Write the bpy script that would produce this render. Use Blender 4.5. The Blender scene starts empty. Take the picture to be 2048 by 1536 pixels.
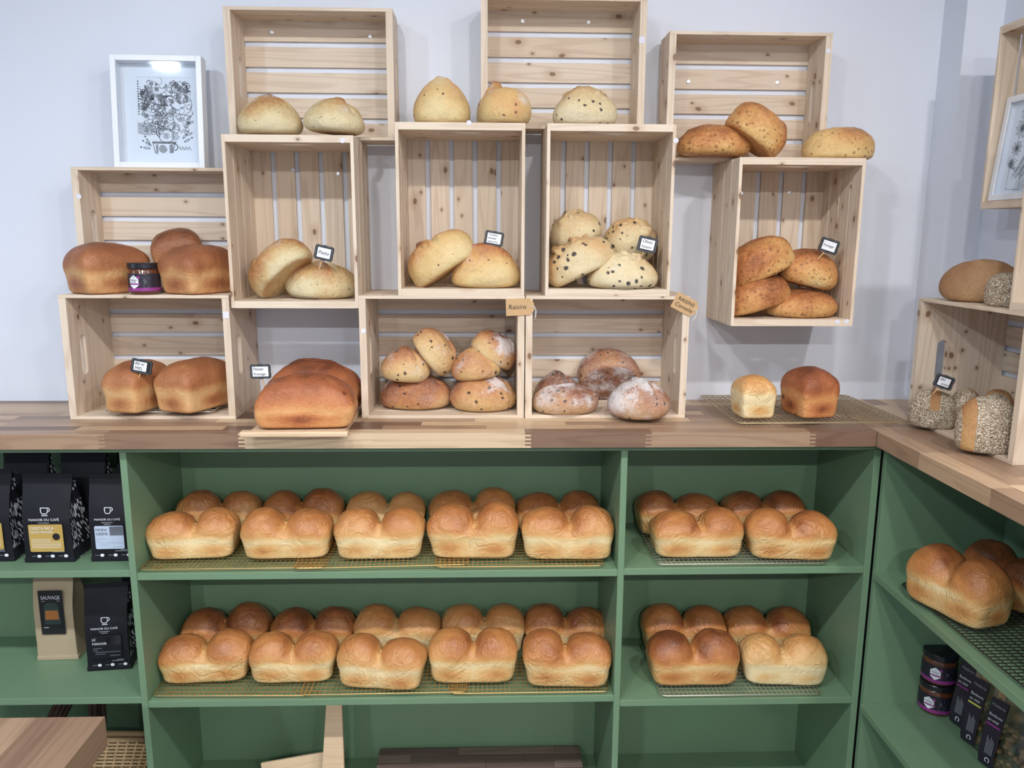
import bpy, bmesh, math, random
import numpy as np
from mathutils import Vector, Matrix, Euler, noise

sc = bpy.context.scene
COL = sc.collection
PI = math.pi
RNG = random.Random(7)

# ------------------------------------------------------------------ camera
FPX = 1574.18773
CAM = np.array([.57127, -2.43139, .50628])
_yaw, _pitch, _roll = .03158, .18491, .00472
_cy, _sy = math.cos(_yaw), math.sin(_yaw)
CF = np.array([_sy*math.cos(_pitch), _cy*math.cos(_pitch), -math.sin(_pitch)])
_r = np.array([_cy, -_sy, 0.]); _u = np.cross(_r, CF)
_c, _s = math.cos(_roll), math.sin(_roll)
CR = _c*_r+_s*_u
CU = -_s*_r+_c*_u
cd = bpy.data.cameras.new('camera'); cam = bpy.data.objects.new('camera', cd); COL.objects.link(cam)
cd.sensor_fit = 'HORIZONTAL'; cd.sensor_width = 36; cd.lens = 36*FPX/2048; cd.clip_start = .02
M = Matrix.Identity(4)
for i in range(3):
    M[i][0] = CR[i]; M[i][1] = CU[i]; M[i][2] = -CF[i]; M[i][3] = CAM[i]
cam.matrix_world = M
sc.camera = cam

def at(px, py, **k):
    """world point seen at a photograph pixel, on a plane x=, y= or z="""
    a, v = list(k.items())[0]; i = 'xyz'.index(a)
    d = CF+CR*(px-1024)/FPX-CU*(py-768)/FPX
    return CAM+d*((v-CAM[i])/d[i])
def pr(W):
    q = W-CAM; z = q@CF
    return 1024+FPX*(q@CR)/z, 768-FPX*(q@CU)/z, z

# ------------------------------------------------------------------ materials
class NT:
    def __init__(s, name):
        s.mat = bpy.data.materials.new(name); s.mat.use_nodes = True
        s.t = s.mat.node_tree; s.t.nodes.clear()
        s.out = s.t.nodes.new('ShaderNodeOutputMaterial')
    def n(s, typ, ins=None, **props):
        nd = s.t.nodes.new('ShaderNode'+typ)
        for k, v in props.items(): setattr(nd, k, v)
        for k, v in (ins or {}).items():
            sock = nd.inputs[k]
            if isinstance(v, bpy.types.NodeSocket): s.t.links.new(v, sock)
            else: sock.default_value = v
        return nd
    def m(s, op, a, b=0.0, c=0.0, clamp=False):
        nd = s.n('Math', {0: a, 1: b, 2: c}, operation=op); nd.use_clamp = clamp
        return nd.outputs[0]
    def vm(s, op, a, b):
        return s.n('VectorMath', {0: a, 1: b}, operation=op).outputs[0]
    def mix(s, f, a, b, mode='MIX'):
        nd = s.n('Mix', data_type='RGBA', blend_type=mode)
        for i, v in ((0, f), (6, a), (7, b)):
            if isinstance(v, bpy.types.NodeSocket): s.t.links.new(v, nd.inputs[i])
            else: nd.inputs[i].default_value = v if i == 0 else (tuple(v)+(1,))[:4]
        return nd.outputs[2]
    def ramp(s, f, stops, interp='LINEAR'):
        nd = s.n('ValToRGB', {0: f}); cr = nd.color_ramp; cr.interpolation = interp
        while len(cr.elements) < len(stops): cr.elements.new(.5)
        for e, (p, c) in zip(cr.elements, stops):
            e.position = p; e.color = (tuple(c)+(1,))[:4]
        return nd.outputs[0]
    def sm(s, f, a, b, lo=0., hi=1.):
        nd = s.n('MapRange', {0: f, 1: a, 2: b, 3: lo, 4: hi}, interpolation_type='SMOOTHSTEP')
        return nd.outputs[0]
    def noise(s, v, scale, detail=3, rough=.55, dist=0.):
        return s.n('TexNoise', {'Vector': v, 'Scale': scale, 'Detail': detail, 'Roughness': rough, 'Distortion': dist}).outputs[0]
    def attr(s, name, out=2):
        return s.n('Attribute', attribute_name=name).outputs[out]
    def bump(s, h, strength, dist=.002):
        return s.n('Bump', {'Height': h, 'Strength': strength, 'Distance': dist}).outputs[0]
    def bsdf(s, col, rough=.5, normal=None, **kw):
        ins = {'Base Color': col if isinstance(col, bpy.types.NodeSocket) else (tuple(col)+(1,))[:4], 'Roughness': rough}
        if normal is not None: ins['Normal'] = normal
        ins.update(kw)
        b = s.n('BsdfPrincipled', ins)
        s.t.links.new(b.outputs[0], s.out.inputs[0])
        return s.mat
def lin(r, g, b):
    f = lambda c: (c/255/12.92) if c/255 <= .04045 else ((c/255+.055)/1.055)**2.4
    return (f(r), f(g), f(b))

def mat_plain(name, col, rough=.5, nscale=0, namp=.06, **kw):
    t = NT(name)
    if nscale:
        co = t.n('TexCoord').outputs['Object']
        n = t.noise(co, nscale, 4)
        c = t.mix(n, [x*(1-namp) for x in col], [min(1, x*(1+namp)) for x in col])
        return t.bsdf(c, rough, t.bump(t.noise(co, nscale*6, 3), .08, .001), **kw)
    return t.bsdf(col, rough, **kw)

def mat_wood(name, light, dark, knots=True, tones=None, rough=.55, streak=1.0):
    """grain runs along the first axis of the per-vertex attribute gco"""
    t = NT(name)
    g = t.attr('gco', 1); r = t.attr('rnd', 2)
    sp = t.n('SeparateXYZ', {0: g})
    v1 = t.n('CombineXYZ', {0: t.m('MULTIPLY', sp.outputs[0], 1.3), 1: t.m('MULTIPLY', sp.outputs[1], 20.), 2: t.m('MULTIPLY', sp.outputs[2], 20.)}).outputs[0]
    warp = t.noise(v1, .55, 2)
    rings = t.m('SINE', t.m('MULTIPLY', warp, 75.))
    rings = t.sm(rings, .1, 1.)
    fine = t.noise(t.n('CombineXYZ', {0: t.m('MULTIPLY', sp.outputs[0], 6.), 1: t.m('MULTIPLY', sp.outputs[1], 420.), 2: t.m('MULTIPLY', sp.outputs[2], 420.)}).outputs[0], 1., 3)
    f = t.m('ADD', t.m('MULTIPLY', rings, .42*streak), t.m('MULTIPLY', t.m('SUBTRACT', fine, .42), .9*streak), clamp=True)
    if tones:
        base = t.ramp(r, tones)
        dk = t.mix(1., base, dark, 'MULTIPLY')
        col = t.mix(f, base, dk)
    else:
        base = t.mix(t.m('MULTIPLY', r, .55), light, [light[0]*.80, light[1]*.74, light[2]*.66])
        col = t.mix(t.m('MULTIPLY', f, .62), base, dark)
    if knots:
        kv = t.n('CombineXYZ', {0: t.m('MULTIPLY_ADD', warp, .25, t.m('MULTIPLY', sp.outputs[0], 7.5)), 1: t.m('MULTIPLY', t.m('ADD', sp.outputs[1], sp.outputs[2]), 12.), 2: 0.}).outputs[0]
        vo = t.n('TexVoronoi', {'Vector': kv, 'Scale': 1.}, voronoi_dimensions='2D')
        sel = t.m('GREATER_THAN', t.n('SeparateXYZ', {0: vo.outputs['Color']}).outputs[0], .68)
        k = t.m('MULTIPLY', t.sm(vo.outputs['Distance'], .085, .05), sel)
        halo = t.m('MULTIPLY', t.sm(vo.outputs['Distance'], .30, .05), sel)
        col = t.mix(t.m('MULTIPLY', halo, .38), col, (dark[0]*.9, dark[1]*.75, dark[2]*.6))
        col = t.mix(t.m('MULTIPLY', k, .80), col, (.15, .065, .028))
        kv2 = t.n('CombineXYZ', {0: t.m('MULTIPLY', sp.outputs[0], 19.), 1: t.m('MULTIPLY', t.m('ADD', sp.outputs[1], sp.outputs[2]), 27.), 2: 0.}).outputs[0]
        vo2 = t.n('TexVoronoi', {'Vector': kv2, 'Scale': 1.}, voronoi_dimensions='2D')
        sel2 = t.m('GREATER_THAN', t.n('SeparateXYZ', {0: vo2.outputs['Color']}).outputs[0], .90)
        col = t.mix(t.m('MULTIPLY', t.m('MULTIPLY', t.sm(vo2.outputs['Distance'], .30, .05), sel2), .45), col, (.34, .19, .10))
        col = t.mix(t.m('MULTIPLY', t.m('MULTIPLY', t.sm(vo2.outputs['Distance'], .10, .06), sel2), .75), col, (.13, .06, .03))
    return t.bsdf(col, rough, t.bump(f, .10, .0008))

def mat_bread(name, stops, amp=.35, rough=.5, nsc=16., spots=None, flour=None, seeds=False, wrinkle=.5, fine=.18, spec=.35, crack=.4, desat=.08, wsc=30., rel=1., sblend=.92):
    """crust colour follows the baked-in attribute crust; flour / seed coverage follows attribute flour"""
    t = NT(name)
    co = t.n('TexCoord').outputs['Object']
    oi = t.n('ObjectInfo')
    co = t.vm('ADD', co, t.n('CombineXYZ', {0: t.m('MULTIPLY', oi.outputs['Random'], 9.), 1: t.m('MULTIPLY', oi.outputs['Random'], 5.), 2: 0.}).outputs[0])
    cr = t.attr('crust', 2)
    n1 = t.noise(co, nsc, 5, .6)
    n2 = t.noise(co, nsc*9, 4, .6)
    f = t.m('ADD', cr, t.m('MULTIPLY', t.m('SUBTRACT', n1, .5), amp))
    f = t.m('ADD', f, t.m('MULTIPLY', t.m('SUBTRACT', n2, .5), fine), clamp=True)
    col = t.ramp(f, stops)
    lum = t.n('RGBToBW', {0: col}).outputs[0]
    col = t.mix(desat, col, lum)
    wr = t.noise(co, wsc, 3, .5, 1.8)
    wm = t.sm(t.noise(co, 13., 2), .40, .62)
    ridg = t.m('SUBTRACT', 1., t.m('ABSOLUTE', t.m('MULTIPLY', t.m('SUBTRACT', wr, .5), 7.)), clamp=True)
    ridg = t.m('MULTIPLY', ridg, t.m('MULTIPLY_ADD', wm, .8, .2))
    wr2 = t.noise(co, 78., 3, .55, 1.2)
    ridg2 = t.m('SUBTRACT', 1., t.m('ABSOLUTE', t.m('MULTIPLY', t.m('SUBTRACT', wr2, .5), 6.)), clamp=True)
    ve = t.n('TexVoronoi', {'Vector': t.vm('ADD', co, t.n('CombineXYZ', {0: t.m('MULTIPLY', wr, .02), 1: t.m('MULTIPLY', wr2, .02), 2: 0.}).outputs[0]), 'Scale': 85.}, feature='DISTANCE_TO_EDGE').outputs['Distance']
    crk = t.sm(ve, 0., .07)
    h = t.m('ADD', t.m('ADD', t.m('MULTIPLY', ridg, .9*wrinkle), t.m('MULTIPLY', ridg2, .22*wrinkle)), t.m('ADD', t.m('MULTIPLY', t.noise(co, 55., 4), 1.1*rel), t.m('MULTIPLY', t.noise(co, 260., 3), .5*rel)))
    h = t.m('ADD', h, t.m('MULTIPLY', crk, crack*.35))
    col = t.mix(t.m('MULTIPLY', t.m('SUBTRACT', 1., crk), crack*.22), col, (.80, .62, .42))
    pore = t.sm(t.noise(co, 330., 2), .66, .74)
    col = t.mix(t.m('MULTIPLY', pore, .35), col, (.16, .07, .03))
    col = t.mix(t.m('MULTIPLY', ridg, .16*wrinkle), col, (.36, .17, .07))
    rgh = rough
    if spots:
        scl, size, prob, scol, ht = spots
        vo = t.n('TexVoronoi', {'Vector': t.vm('ADD', co, t.n('CombineXYZ', {0: t.m('MULTIPLY', wr, .012), 1: t.m('MULTIPLY', n2, .012), 2: 0.}).outputs[0]), 'Scale': scl})
        sep = t.n('SeparateXYZ', {0: vo.outputs['Color']})
        sel = t.m('GREATER_THAN', sep.outputs[0], 1-prob)
        sz = t.m('MULTIPLY_ADD', sep.outputs[1], size*.6, size*.55)
        k = t.m('MULTIPLY', t.sm(t.m('DIVIDE', vo.outputs['Distance'], sz), 1.1, .75), sel)
        col = t.mix(t.m('MULTIPLY', k, sblend), col, scol)
        h = t.m('ADD', h, t.m('MULTIPLY', k, ht))
    if flour is not None:
        fa = t.attr('flour', 2)
        p1 = t.noise(co, 20., 5, .65); p2 = t.noise(co, 190., 3, .7)
        k = t.m('ADD', t.m('MULTIPLY', p1, 1.25), t.m('MULTIPLY', p2, .55))
        k = t.sm(t.m('ADD', k, t.m('MULTIPLY', t.m('SUBTRACT', fa, .5), .8)), 1.30-flour*.62, 1.60-flour*.56)
        dust = t.sm(t.m('ADD', t.noise(co, 420., 2, .8), t.m('MULTIPLY', p1, .55)), .98-flour*.35, 1.10-flour*.3)
        k = t.m('MAXIMUM', k, t.m('MULTIPLY', dust, .62))
        col = t.mix(t.m('MULTIPLY', k, .74), col, (.76, .73, .72))
    if seeds:
        fa = t.attr('flour', 2)
        v2 = t.n('TexVoronoi', {'Vector': co, 'Scale': 290.})
        s2 = t.n('SeparateXYZ', {0: v2.outputs['Color']})
        sc_ = t.ramp(s2.outputs[0], [(0, (.14, .09, .06)), (.14, (.42, .31, .21)), (.4, (.66, .56, .42)), (.8, (.78, .68, .53)), (1, (.85, .79, .67))])
        gap = t.sm(v2.outputs['Distance'], .75, .35)
        sc_ = t.mix(gap, (.34, .26, .18), sc_)
        cov = t.sm(t.m('ADD', fa, t.m('MULTIPLY', t.m('SUBTRACT', n2, .5), .5)), .45, .55)
        col = t.mix(cov, col, sc_)
        h = t.m('ADD', h, t.m('MULTIPLY', t.m('MULTIPLY', cov, gap), 1.7))
    nrm = t.bump(h, .75, .0026)
    return t.bsdf(col, rgh, nrm, **{'Specular IOR Level': spec})

MAT = {}
def mats():
    g = globals()
    MAT['pine'] = mat_wood('pine', (.765, .645, .515), (.44, .29, .18))
    MAT['pale_pine'] = mat_wood('pale_pine', (.70, .52, .34), (.42, .26, .14), knots=False, streak=.7)
    tn = [(0, lin(214, 190, 158)), (.14, lin(205, 178, 145)), (.3, lin(180, 150, 122)), (.5, lin(160, 132, 108)), (.7, lin(134, 107, 88)), (.88, lin(112, 84, 68)), (1, lin(90, 66, 55))]
    MAT['block'] = mat_wood('butcher_block', (.5, .3, .2), (.56, .48, .44), knots=False, tones=tn, rough=.38, streak=.75)
    MAT['walnut'] = mat_wood('grey_walnut', (.5, .3, .2), (.6, .52, .5), knots=False, tones=[(0, lin(150, 128, 118)), (.5, lin(112, 92, 86)), (1, lin(84, 66, 62))], rough=.4)
    # painted wall, roller stipple
    t = NT('wall_paint'); co = t.n('TexCoord').outputs['Object']
    c = t.mix(t.noise(co, 1.3, 2), (.69, .73, .82), (.73, .76, .835))
    MAT['wall'] = t.bsdf(c, .42, t.bump(t.noise(co, 140., 3), .12, .001))
    t = NT('ceiling_paint'); MAT['ceiling'] = t.bsdf((.55, .56, .58), .8)
    t = NT('far_wall_paint'); MAT['far_wall'] = t.bsdf((.32, .33, .36), .7)
    t = NT('floor_tile'); co = t.n('TexCoord').outputs['Object']
    br = t.n('TexBrick', {'Vector': co, 'Color1': (.12, .11, .10, 1), 'Color2': (.15, .14, .125, 1), 'Mortar': (.2, .19, .18, 1), 'Scale': 2.}); MAT['floor'] = t.bsdf(br.outputs[0], .5)
    t = NT('green_paint'); co = t.n('TexCoord').outputs['Object']
    c = t.mix(t.noise(co, 5., 4), (.150, .250, .150), (.175, .288, .174))
    sp = t.noise(co, 420., 1)
    c = t.mix(t.sm(sp, .80, .84), c, (.5, .55, .48))
    MAT['green'] = t.bsdf(c, .42, t.bump(t.noise(co, 90., 4), .10, .001))
    golden = [(0, lin(238, 216, 164)), (.22, lin(228, 190, 126)), (.45, lin(216, 160, 90)), (.68, lin(194, 124, 58)), (.88, lin(154, 86, 38)), (1, lin(114, 60, 28))]
    MAT['bun'] = mat_bread('golden_crust', golden, .40, .36, 9., wrinkle=1., fine=.14, spec=.5, crack=.0, desat=.09, wsc=17., rel=.7)
    brown = [(0, lin(222, 180, 124)), (.25, lin(206, 150, 92)), (.5, lin(180, 116, 68)), (.75, lin(152, 90, 52)), (1, lin(108, 60, 36))]
    MAT['honey'] = mat_bread('honey_wheat_crust', brown, .44, .46, 18., wrinkle=.4, fine=.24, spec=.4, crack=.1, rel=.75)
    MAT['cheesepan'] = mat_bread('cheese_pan_crust', [(0, lin(224, 176, 112)), (.3, lin(212, 146, 84)), (.55, lin(192, 116, 62)), (.8, lin(152, 82, 44)), (1, lin(104, 52, 30))], .44, .46, 16., spots=(30., .26, .36, (.15, .04, .016), .2), wrinkle=.45, fine=.24, crack=.15, rel=.8)
    pest = [(0, lin(224, 212, 174)), (.35, lin(216, 198, 152)), (.6, lin(200, 164, 108)), (.82, lin(180, 124, 70)), (1, lin(140, 88, 46))]
    MAT['pesto'] = mat_bread('pesto_crust', pest, .85, .55, 10., spots=(120., .26, .16, (.13, .12, .05), .1), flour=.18, fine=.42)
    MAT['tomato'] = mat_bread('tomato_crust', [(0, lin(228, 206, 150)), (.3, lin(222, 188, 122)), (.55, lin(210, 158, 94)), (.8, lin(182, 112, 60)), (1, lin(128, 70, 36))], .8, .48, 10., spots=(60., .26, .15, (.18, .06, .03), .2), flour=.30, fine=.42)
    MAT['olive'] = mat_bread('olive_crust', [(0, lin(230, 218, 184)), (.4, lin(222, 202, 156)), (.7, lin(208, 166, 110)), (1, lin(168, 116, 66))], .7, .55, 10., spots=(50., .31, .52, (.024, .020, .028), .8), flour=.12, fine=.34)
    MAT['cheese'] = mat_bread('cheese_crust', [(0, lin(232, 202, 140)), (.25, lin(224, 178, 106)), (.5, lin(210, 148, 80)), (.75, lin(180, 108, 54)), (1, lin(124, 68, 34))], .9, .48, 11., spots=(88., .40, .55, (.27, .105, .04), .35), fine=.6, crack=.6, sblend=.72)
    MAT['cheesepale'] = mat_bread('pale_cheese_crust', [(0, lin(232, 206, 146)), (.4, lin(224, 186, 118)), (.7, lin(204, 146, 82)), (1, lin(150, 88, 44))], .5, .5, 15., sblend=.7, spots=(88., .38, .40, (.34, .17, .07), .3), flour=-.05, fine=.5)
    MAT['raisin'] = mat_bread('raisin_crust', [(0, lin(222, 194, 138)), (.25, lin(212, 170, 108)), (.5, lin(188, 126, 74)), (.78, lin(146, 84, 50)), (1, lin(100, 56, 36))], .85, .55, 10., spots=(54., .28, .44, (.035, .02, .015), .8), flour=.42, fine=.42)
    MAT['cannelle'] = mat_bread('cinnamon_crust', [(0, lin(206, 168, 122)), (.3, lin(184, 134, 92)), (.55, lin(160, 102, 70)), (.8, lin(124, 72, 50)), (1, lin(70, 42, 32))], .8, .58, 11., spots=(52., .28, .42, (.03, .018, .014), .8), flour=.60, fine=.5, crack=.6)
    MAT['seeded'] = mat_bread('seeded_crust', [(0, lin(206, 168, 112)), (.5, lin(172, 124, 72)), (1, lin(130, 84, 46))], .4, .55, 14., seeds=True)
    MAT['batard'] = mat_bread('wheat_crust', [(0, lin(196, 166, 122)), (.5, lin(174, 134, 92)), (1, lin(140, 94, 58))], .5, .55, 9., flour=.06)
    MAT['black'] = mat_plain('black_board', (.012, .012, .014), .45)
    MAT['white'] = mat_plain('white_lacquer', (.78, .80, .84), .35)
    MAT['paper'] = mat_plain('white_paper', (.80, .82, .86), .6)
    MAT['ink'] = mat_plain('black_ink', (.01, .01, .012), .5)
    MAT['pencil'] = mat_plain('grey_ink', (.085, .09, .10), .6)
    MAT['whiteink'] = mat_plain('white_ink', (.75, .78, .84), .5)
    MAT['greyink'] = mat_plain('pale_grey_ink', (.30, .32, .36), .5)
    MAT['kraft'] = mat_plain('kraft_card', lin(196, 160, 116), .7, 60., .08)
    MAT['kraftbag'] = mat_plain('kraft_paper', lin(178, 160, 132), .7, 14., .08)
    MAT['stick'] = mat_plain('bamboo_stick', lin(214, 176, 122), .6, 80., .12)
    MAT['string'] = mat_plain('cotton_string', (.72, .68, .60), .8)
    MAT['pad'] = mat_plain('felt_pad', (.72, .72, .80), .6)
    MAT['chrome'] = mat_plain('zinc_screw', (.75, .76, .78), .3, Metallic=1.0)
    MAT['gold'] = mat_plain('gold_wire', (.62, .42, .17), .35, Metallic=.85)
    MAT['goldpale'] = mat_plain('pale_gold_wire', (.52, .43, .27), .4, Metallic=.8)
    MAT['steel'] = mat_plain('steel_wire', (.62, .60, .52), .35, Metallic=.85)
    MAT['darkwire'] = mat_plain('dark_wire', (.06, .055, .045), .45, Metallic=.6)
    MAT['bag'] = mat_plain('matte_black_foil', (.0085, .009, .013), .55, 22., .15, **{'Specular IOR Level': .3})
    MAT['goldlabel'] = mat_plain('gold_label', lin(186, 156, 84), .45, 40., .10)
    MAT['silverlabel'] = mat_plain('silver_label', lin(184, 198, 218), .45, 30., .06)
    MAT['greylabel'] = mat_plain('grey_photo', (.20, .21, .23), .5, 40., .6)
    MAT['teal'] = mat_plain('dark_green_ink', (.03, .055, .052), .5, 40., .4)
    MAT['coffee'] = mat_plain('amber_ink', lin(176, 112, 58), .5, 60., .2)
    MAT['magenta'] = mat_plain('magenta_ink', (.26, .035, .22), .4)
    MAT['lid'] = mat_plain('black_lid', (.012, .013, .018), .25)
    MAT['darklabel'] = mat_plain('plum_label', (.018, .014, .028), .4)
    MAT['wicker'] = mat_plain('wicker', lin(170, 142, 104), .6, 40., .2)
    MAT['darkwicker'] = mat_plain('dark_wicker', lin(84, 62, 48), .6, 40., .2)
    MAT['yellow'] = mat_plain('yellow_ink', (.62, .58, .12), .5)
    # jam behind glass
    t = NT('jam_glass'); MAT['jam'] = t.bsdf((.11, .032, .014), .08, **{'Coat Weight': .6, 'Specular IOR Level': .6})
    # framed glass, clear film
    def clear(name, tint, refl):
        t = NT(name)
        a = t.n('BsdfTransparent', {'Color': tint+(1,)}); b = t.n('BsdfGlossy', {'Color': (.95, .97, 1, 1), 'Roughness': .035 if 'glass' in name else .16})
        lw = t.n('LayerWeight', {'Blend': .5}).outputs['Facing']
        fc = t.m('ADD', t.m('MULTIPLY', t.m('POWER', lw, 5.), .6), refl, clamp=True)
        mx = t.n('MixShader', {0: fc, 1: a.outputs[0], 2: b.outputs[0]}); t.t.links.new(mx.outputs[0], t.out.inputs[0])
        return t.mat
    MAT['glass'] = clear('picture_glass', (.96, .98, 1.), .035)
    MAT['film'] = clear('clear_film', (.88, .9, .92), .16)
    t = NT('honey_candy'); MAT['candy'] = t.bsdf((.30, .17, .07), .2, **{'Transmission Weight': .15, 'Coat Weight': .5})
    # coffee bag gusset: slanted pale dashes on black
    t = NT('dash_print'); co = t.n('TexCoord').outputs['Object']
    sp = t.n('SeparateXYZ', {0: co})
    v = t.n('CombineXYZ', {0: t.m('MULTIPLY_ADD', sp.outputs[2], .45, sp.outputs[1]), 1: t.m('MULTIPLY', sp.outputs[2], .42), 2: 0.}).outputs[0]
    vo = t.n('TexVoronoi', {'Vector': v, 'Scale': 135.}, voronoi_dimensions='2D')
    k = t.m('MULTIPLY', t.sm(vo.outputs['Distance'], .42, .34), t.m('GREATER_THAN', t.n('SeparateXYZ', {0: vo.outputs['Color']}).outputs[0], .25))
    w2 = t.m('LESS_THAN', t.m('ABSOLUTE', t.m('SUBTRACT', t.m('FRACT', t.m('MULTIPLY', sp.outputs[2], 6.2)), .12)), .10)
    k = t.m('MULTIPLY', k, t.m('SUBTRACT', 1., w2))
    MAT['dash'] = t.bsdf(t.mix(k, (.012, .012, .018), (.55, .57, .62)), .5)
mats()

# ------------------------------------------------------------------ mesh helpers
class MB:
    """collects boxes, prisms and tubes, links them as ONE mesh object"""
    def __init__(s): s.v = []; s.f = []; s.g = []; s.r = []
    def add(s, V, F, G=None, r=None):
        o = len(s.v); s.v += [tuple(x) for x in V]; s.f += [[i+o for i in f] for f in F]
        s.g += [tuple(x) for x in (G if G is not None else V)]
        s.r += [RNG.random() if r is None else r]*len(V)
        return s
    def box(s, lo, hi, grain=0, r=None, X=None, off=None):
        """axis-aligned box; grain = index of grain axis; X maps local to object coordinates"""
        P = [(x, y, z) for x in (lo[0], hi[0]) for y in (lo[1], hi[1]) for z in (lo[2], hi[2])]
        F = [[0, 1, 3, 2], [4, 6, 7, 5], [0, 4, 5, 1], [2, 3, 7, 6], [0, 2, 6, 4], [1, 5, 7, 3]]
        off = off or [RNG.uniform(0, 40) for _ in range(3)]
        o = [grain]+[i for i in range(3) if i != grain]
        G = [(p[o[0]]+off[0], p[o[1]]+off[1], p[o[2]]+off[2]) for p in P]
        return s.add([X(p) for p in P] if X else P, F, G, r)
    def tube(s, pts, rad, n=6, closed=False, rads=None):
        pts = [Vector(p) for p in pts]; m = len(pts); V = []; F = []
        up = Vector((.123, .37, .92))
        for i, p in enumerate(pts):
            a = pts[(i-1) % m] if (closed or i > 0) else p; b = pts[(i+1) % m] if (closed or i < m-1) else p
            d = (b-a).normalized(); e1 = d.cross(up)
            if e1.length < 1e-4: e1 = d.cross(Vector((1, 0, 0)))
            e1.normalize(); e2 = d.cross(e1); rr = rads[i] if rads else rad
            for k in range(n):
                t = 2*PI*k/n; V.append(p+e1*rr*math.cos(t)+e2*rr*math.sin(t))
        for i in range(m if closed else m-1):
            for k in range(n):
                a = i*n+k; b = i*n+(k+1) % n; c = ((i+1) % m)*n+(k+1) % n; d = ((i+1) % m)*n+k
                F.append([a, b, c, d])
        if not closed: F.append(list(range(n))[::-1]); F.append([(m-1)*n+k for k in range(n)])
        return s.add(V, F)
    def prism(s, poly, z0, z1, X=None, r=None):
        """polygon in local xy extruded along local z"""
        n = len(poly); V = [(x, y, z0) for x, y in poly]+[(x, y, z1) for x, y in poly]
        F = [list(range(n))[::-1], list(range(n, 2*n))]+[[i, (i+1) % n, n+(i+1) % n, n+i] for i in range(n)]
        G = V
        return s.add([X(p) for p in V] if X else V, F, G, r)
    def lathe(s, prof, n=40, c=(0, 0, 0)):
        V = []; F = []
        for (r, z) in prof:
            for k in range(n):
                t = 2*PI*k/n; V.append((c[0]+r*math.cos(t), c[1]+r*math.sin(t), c[2]+z))
        for i in range(len(prof)-1):
            for k in range(n):
                F.append([i*n+k, i*n+(k+1) % n, (i+1)*n+(k+1) % n, (i+1)*n+k])
        F.append(list(range(n))[::-1]); F.append([(len(prof)-1)*n+k for k in range(n)])
        return s.add(V, F)
    def ribbon(s, pts, w, z=0., X=None):
        """flat pen stroke in local xy"""
        m = len(pts); V = []; F = []
        if m < 2: return s
        for i, p in enumerate(pts):
            a = pts[max(0, i-1)]; b = pts[min(m-1, i+1)]
            dx, dy = b[0]-a[0], b[1]-a[1]; L = math.hypot(dx, dy) or 1e-6
            nx, ny = -dy/L*w/2, dx/L*w/2
            V += [(p[0]+nx, p[1]+ny, z), (p[0]-nx, p[1]-ny, z)]
        for i in range(m-1): F.append([2*i, 2*i+1, 2*i+3, 2*i+2])
        return s.add([X(p) for p in V] if X else V, F)
    def build(s, name, mat, parent=None, loc=None, bevel=0, smooth=False, rot=None, recalc=True):
        me = bpy.data.meshes.new(name); me.from_pydata(s.v, [], s.f)
        if recalc:
            bm = bmesh.new(); bm.from_mesh(me); bmesh.ops.recalc_face_normals(bm, faces=bm.faces); bm.to_mesh(me); bm.free()
        a = me.attributes.new('gco', 'FLOAT_VECTOR', 'POINT'); a.data.foreach_set('vector', np.array(s.g, dtype=np.float32).ravel())
        a = me.attributes.new('rnd', 'FLOAT', 'POINT'); a.data.foreach_set('value', np.array(s.r, dtype=np.float32))
        me.materials.append(MAT[mat] if isinstance(mat, str) else mat)
        o = bpy.data.objects.new(name, me); COL.objects.link(o)
        if parent: o.parent = parent
        if loc is not None: o.location = loc
        if rot is not None: o.rotation_euler = rot
        if smooth:
            for p in me.polygons: p.use_smooth = True
        if bevel:
            b = o.modifiers.new('edge', 'BEVEL'); b.width = bevel; b.segments = 2; b.limit_method = 'ANGLE'; b.angle_limit = .6
        return o
def tag(o, label, cat, group=None):
    o['label'] = label; o['category'] = cat
    if group: o['group'] = group
    return o
def thing(name, label, cat, loc=(0, 0, 0), rot=(0, 0, 0), group=None):
    o = bpy.data.objects.new(name, None); COL.objects.link(o); o.empty_display_size = .03
    o.location = loc; o.rotation_euler = rot
    return tag(o, label, cat, group)
def struct(o): o['kind'] = 'structure'; return o
def lettering(parent, s, size, loc, rot=(PI/2, 0, 0), mat='ink', shear=0., align='LEFT', name='lettering', spacing=1., bold=0., sx=1.):
    c = bpy.data.curves.new(name, 'FONT'); c.body = s; c.size = size; c.shear = shear; c.align_x = align; c.align_y = 'CENTER'
    c.extrude = .00015; c.space_character = spacing; c.resolution_u = 3
    c.materials.append(MAT[mat])
    tmp = bpy.data.objects.new('tmp', c); COL.objects.link(tmp)
    bpy.context.view_layer.update()
    me = bpy.data.meshes.new_from_object(tmp.evaluated_get(bpy.context.evaluated_depsgraph_get()))
    bpy.data.objects.remove(tmp); bpy.data.curves.remove(c); me.name = name
    for v in me.vertices: v.co.x *= sx
    o = bpy.data.objects.new(name, me); COL.objects.link(o); o.parent = parent; o.location = loc; o.rotation_euler = rot
    return o
def rrect(w, h, r, n=5, cx=0, cy=0):
    out = []
    for qx, qy, a0 in ((1, 1, 0), (-1, 1, 90), (-1, -1, 180), (1, -1, 270)):
        for i in range(n+1):
            a = math.radians(a0+90*i/n); out.append((cx+qx*(w/2-r)+r*math.cos(a), cy+qy*(h/2-r)+r*math.sin(a)))
    return out
def stadium(cx, cy, hw, hl, n=8):
    out = []
    for s0, a0 in ((1, 0), (-1, 180)):
        for i in range(n+1):
            a = math.radians(a0+180*i/n); out.append((cx+hw*math.cos(a), cy+s0*(hl-hw)+hw*math.sin(a)))
    return out
def FRONT(y=0):   # local xy drawing -> plane facing -y
    return lambda p: (p[0], y-p[2], p[1])

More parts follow.
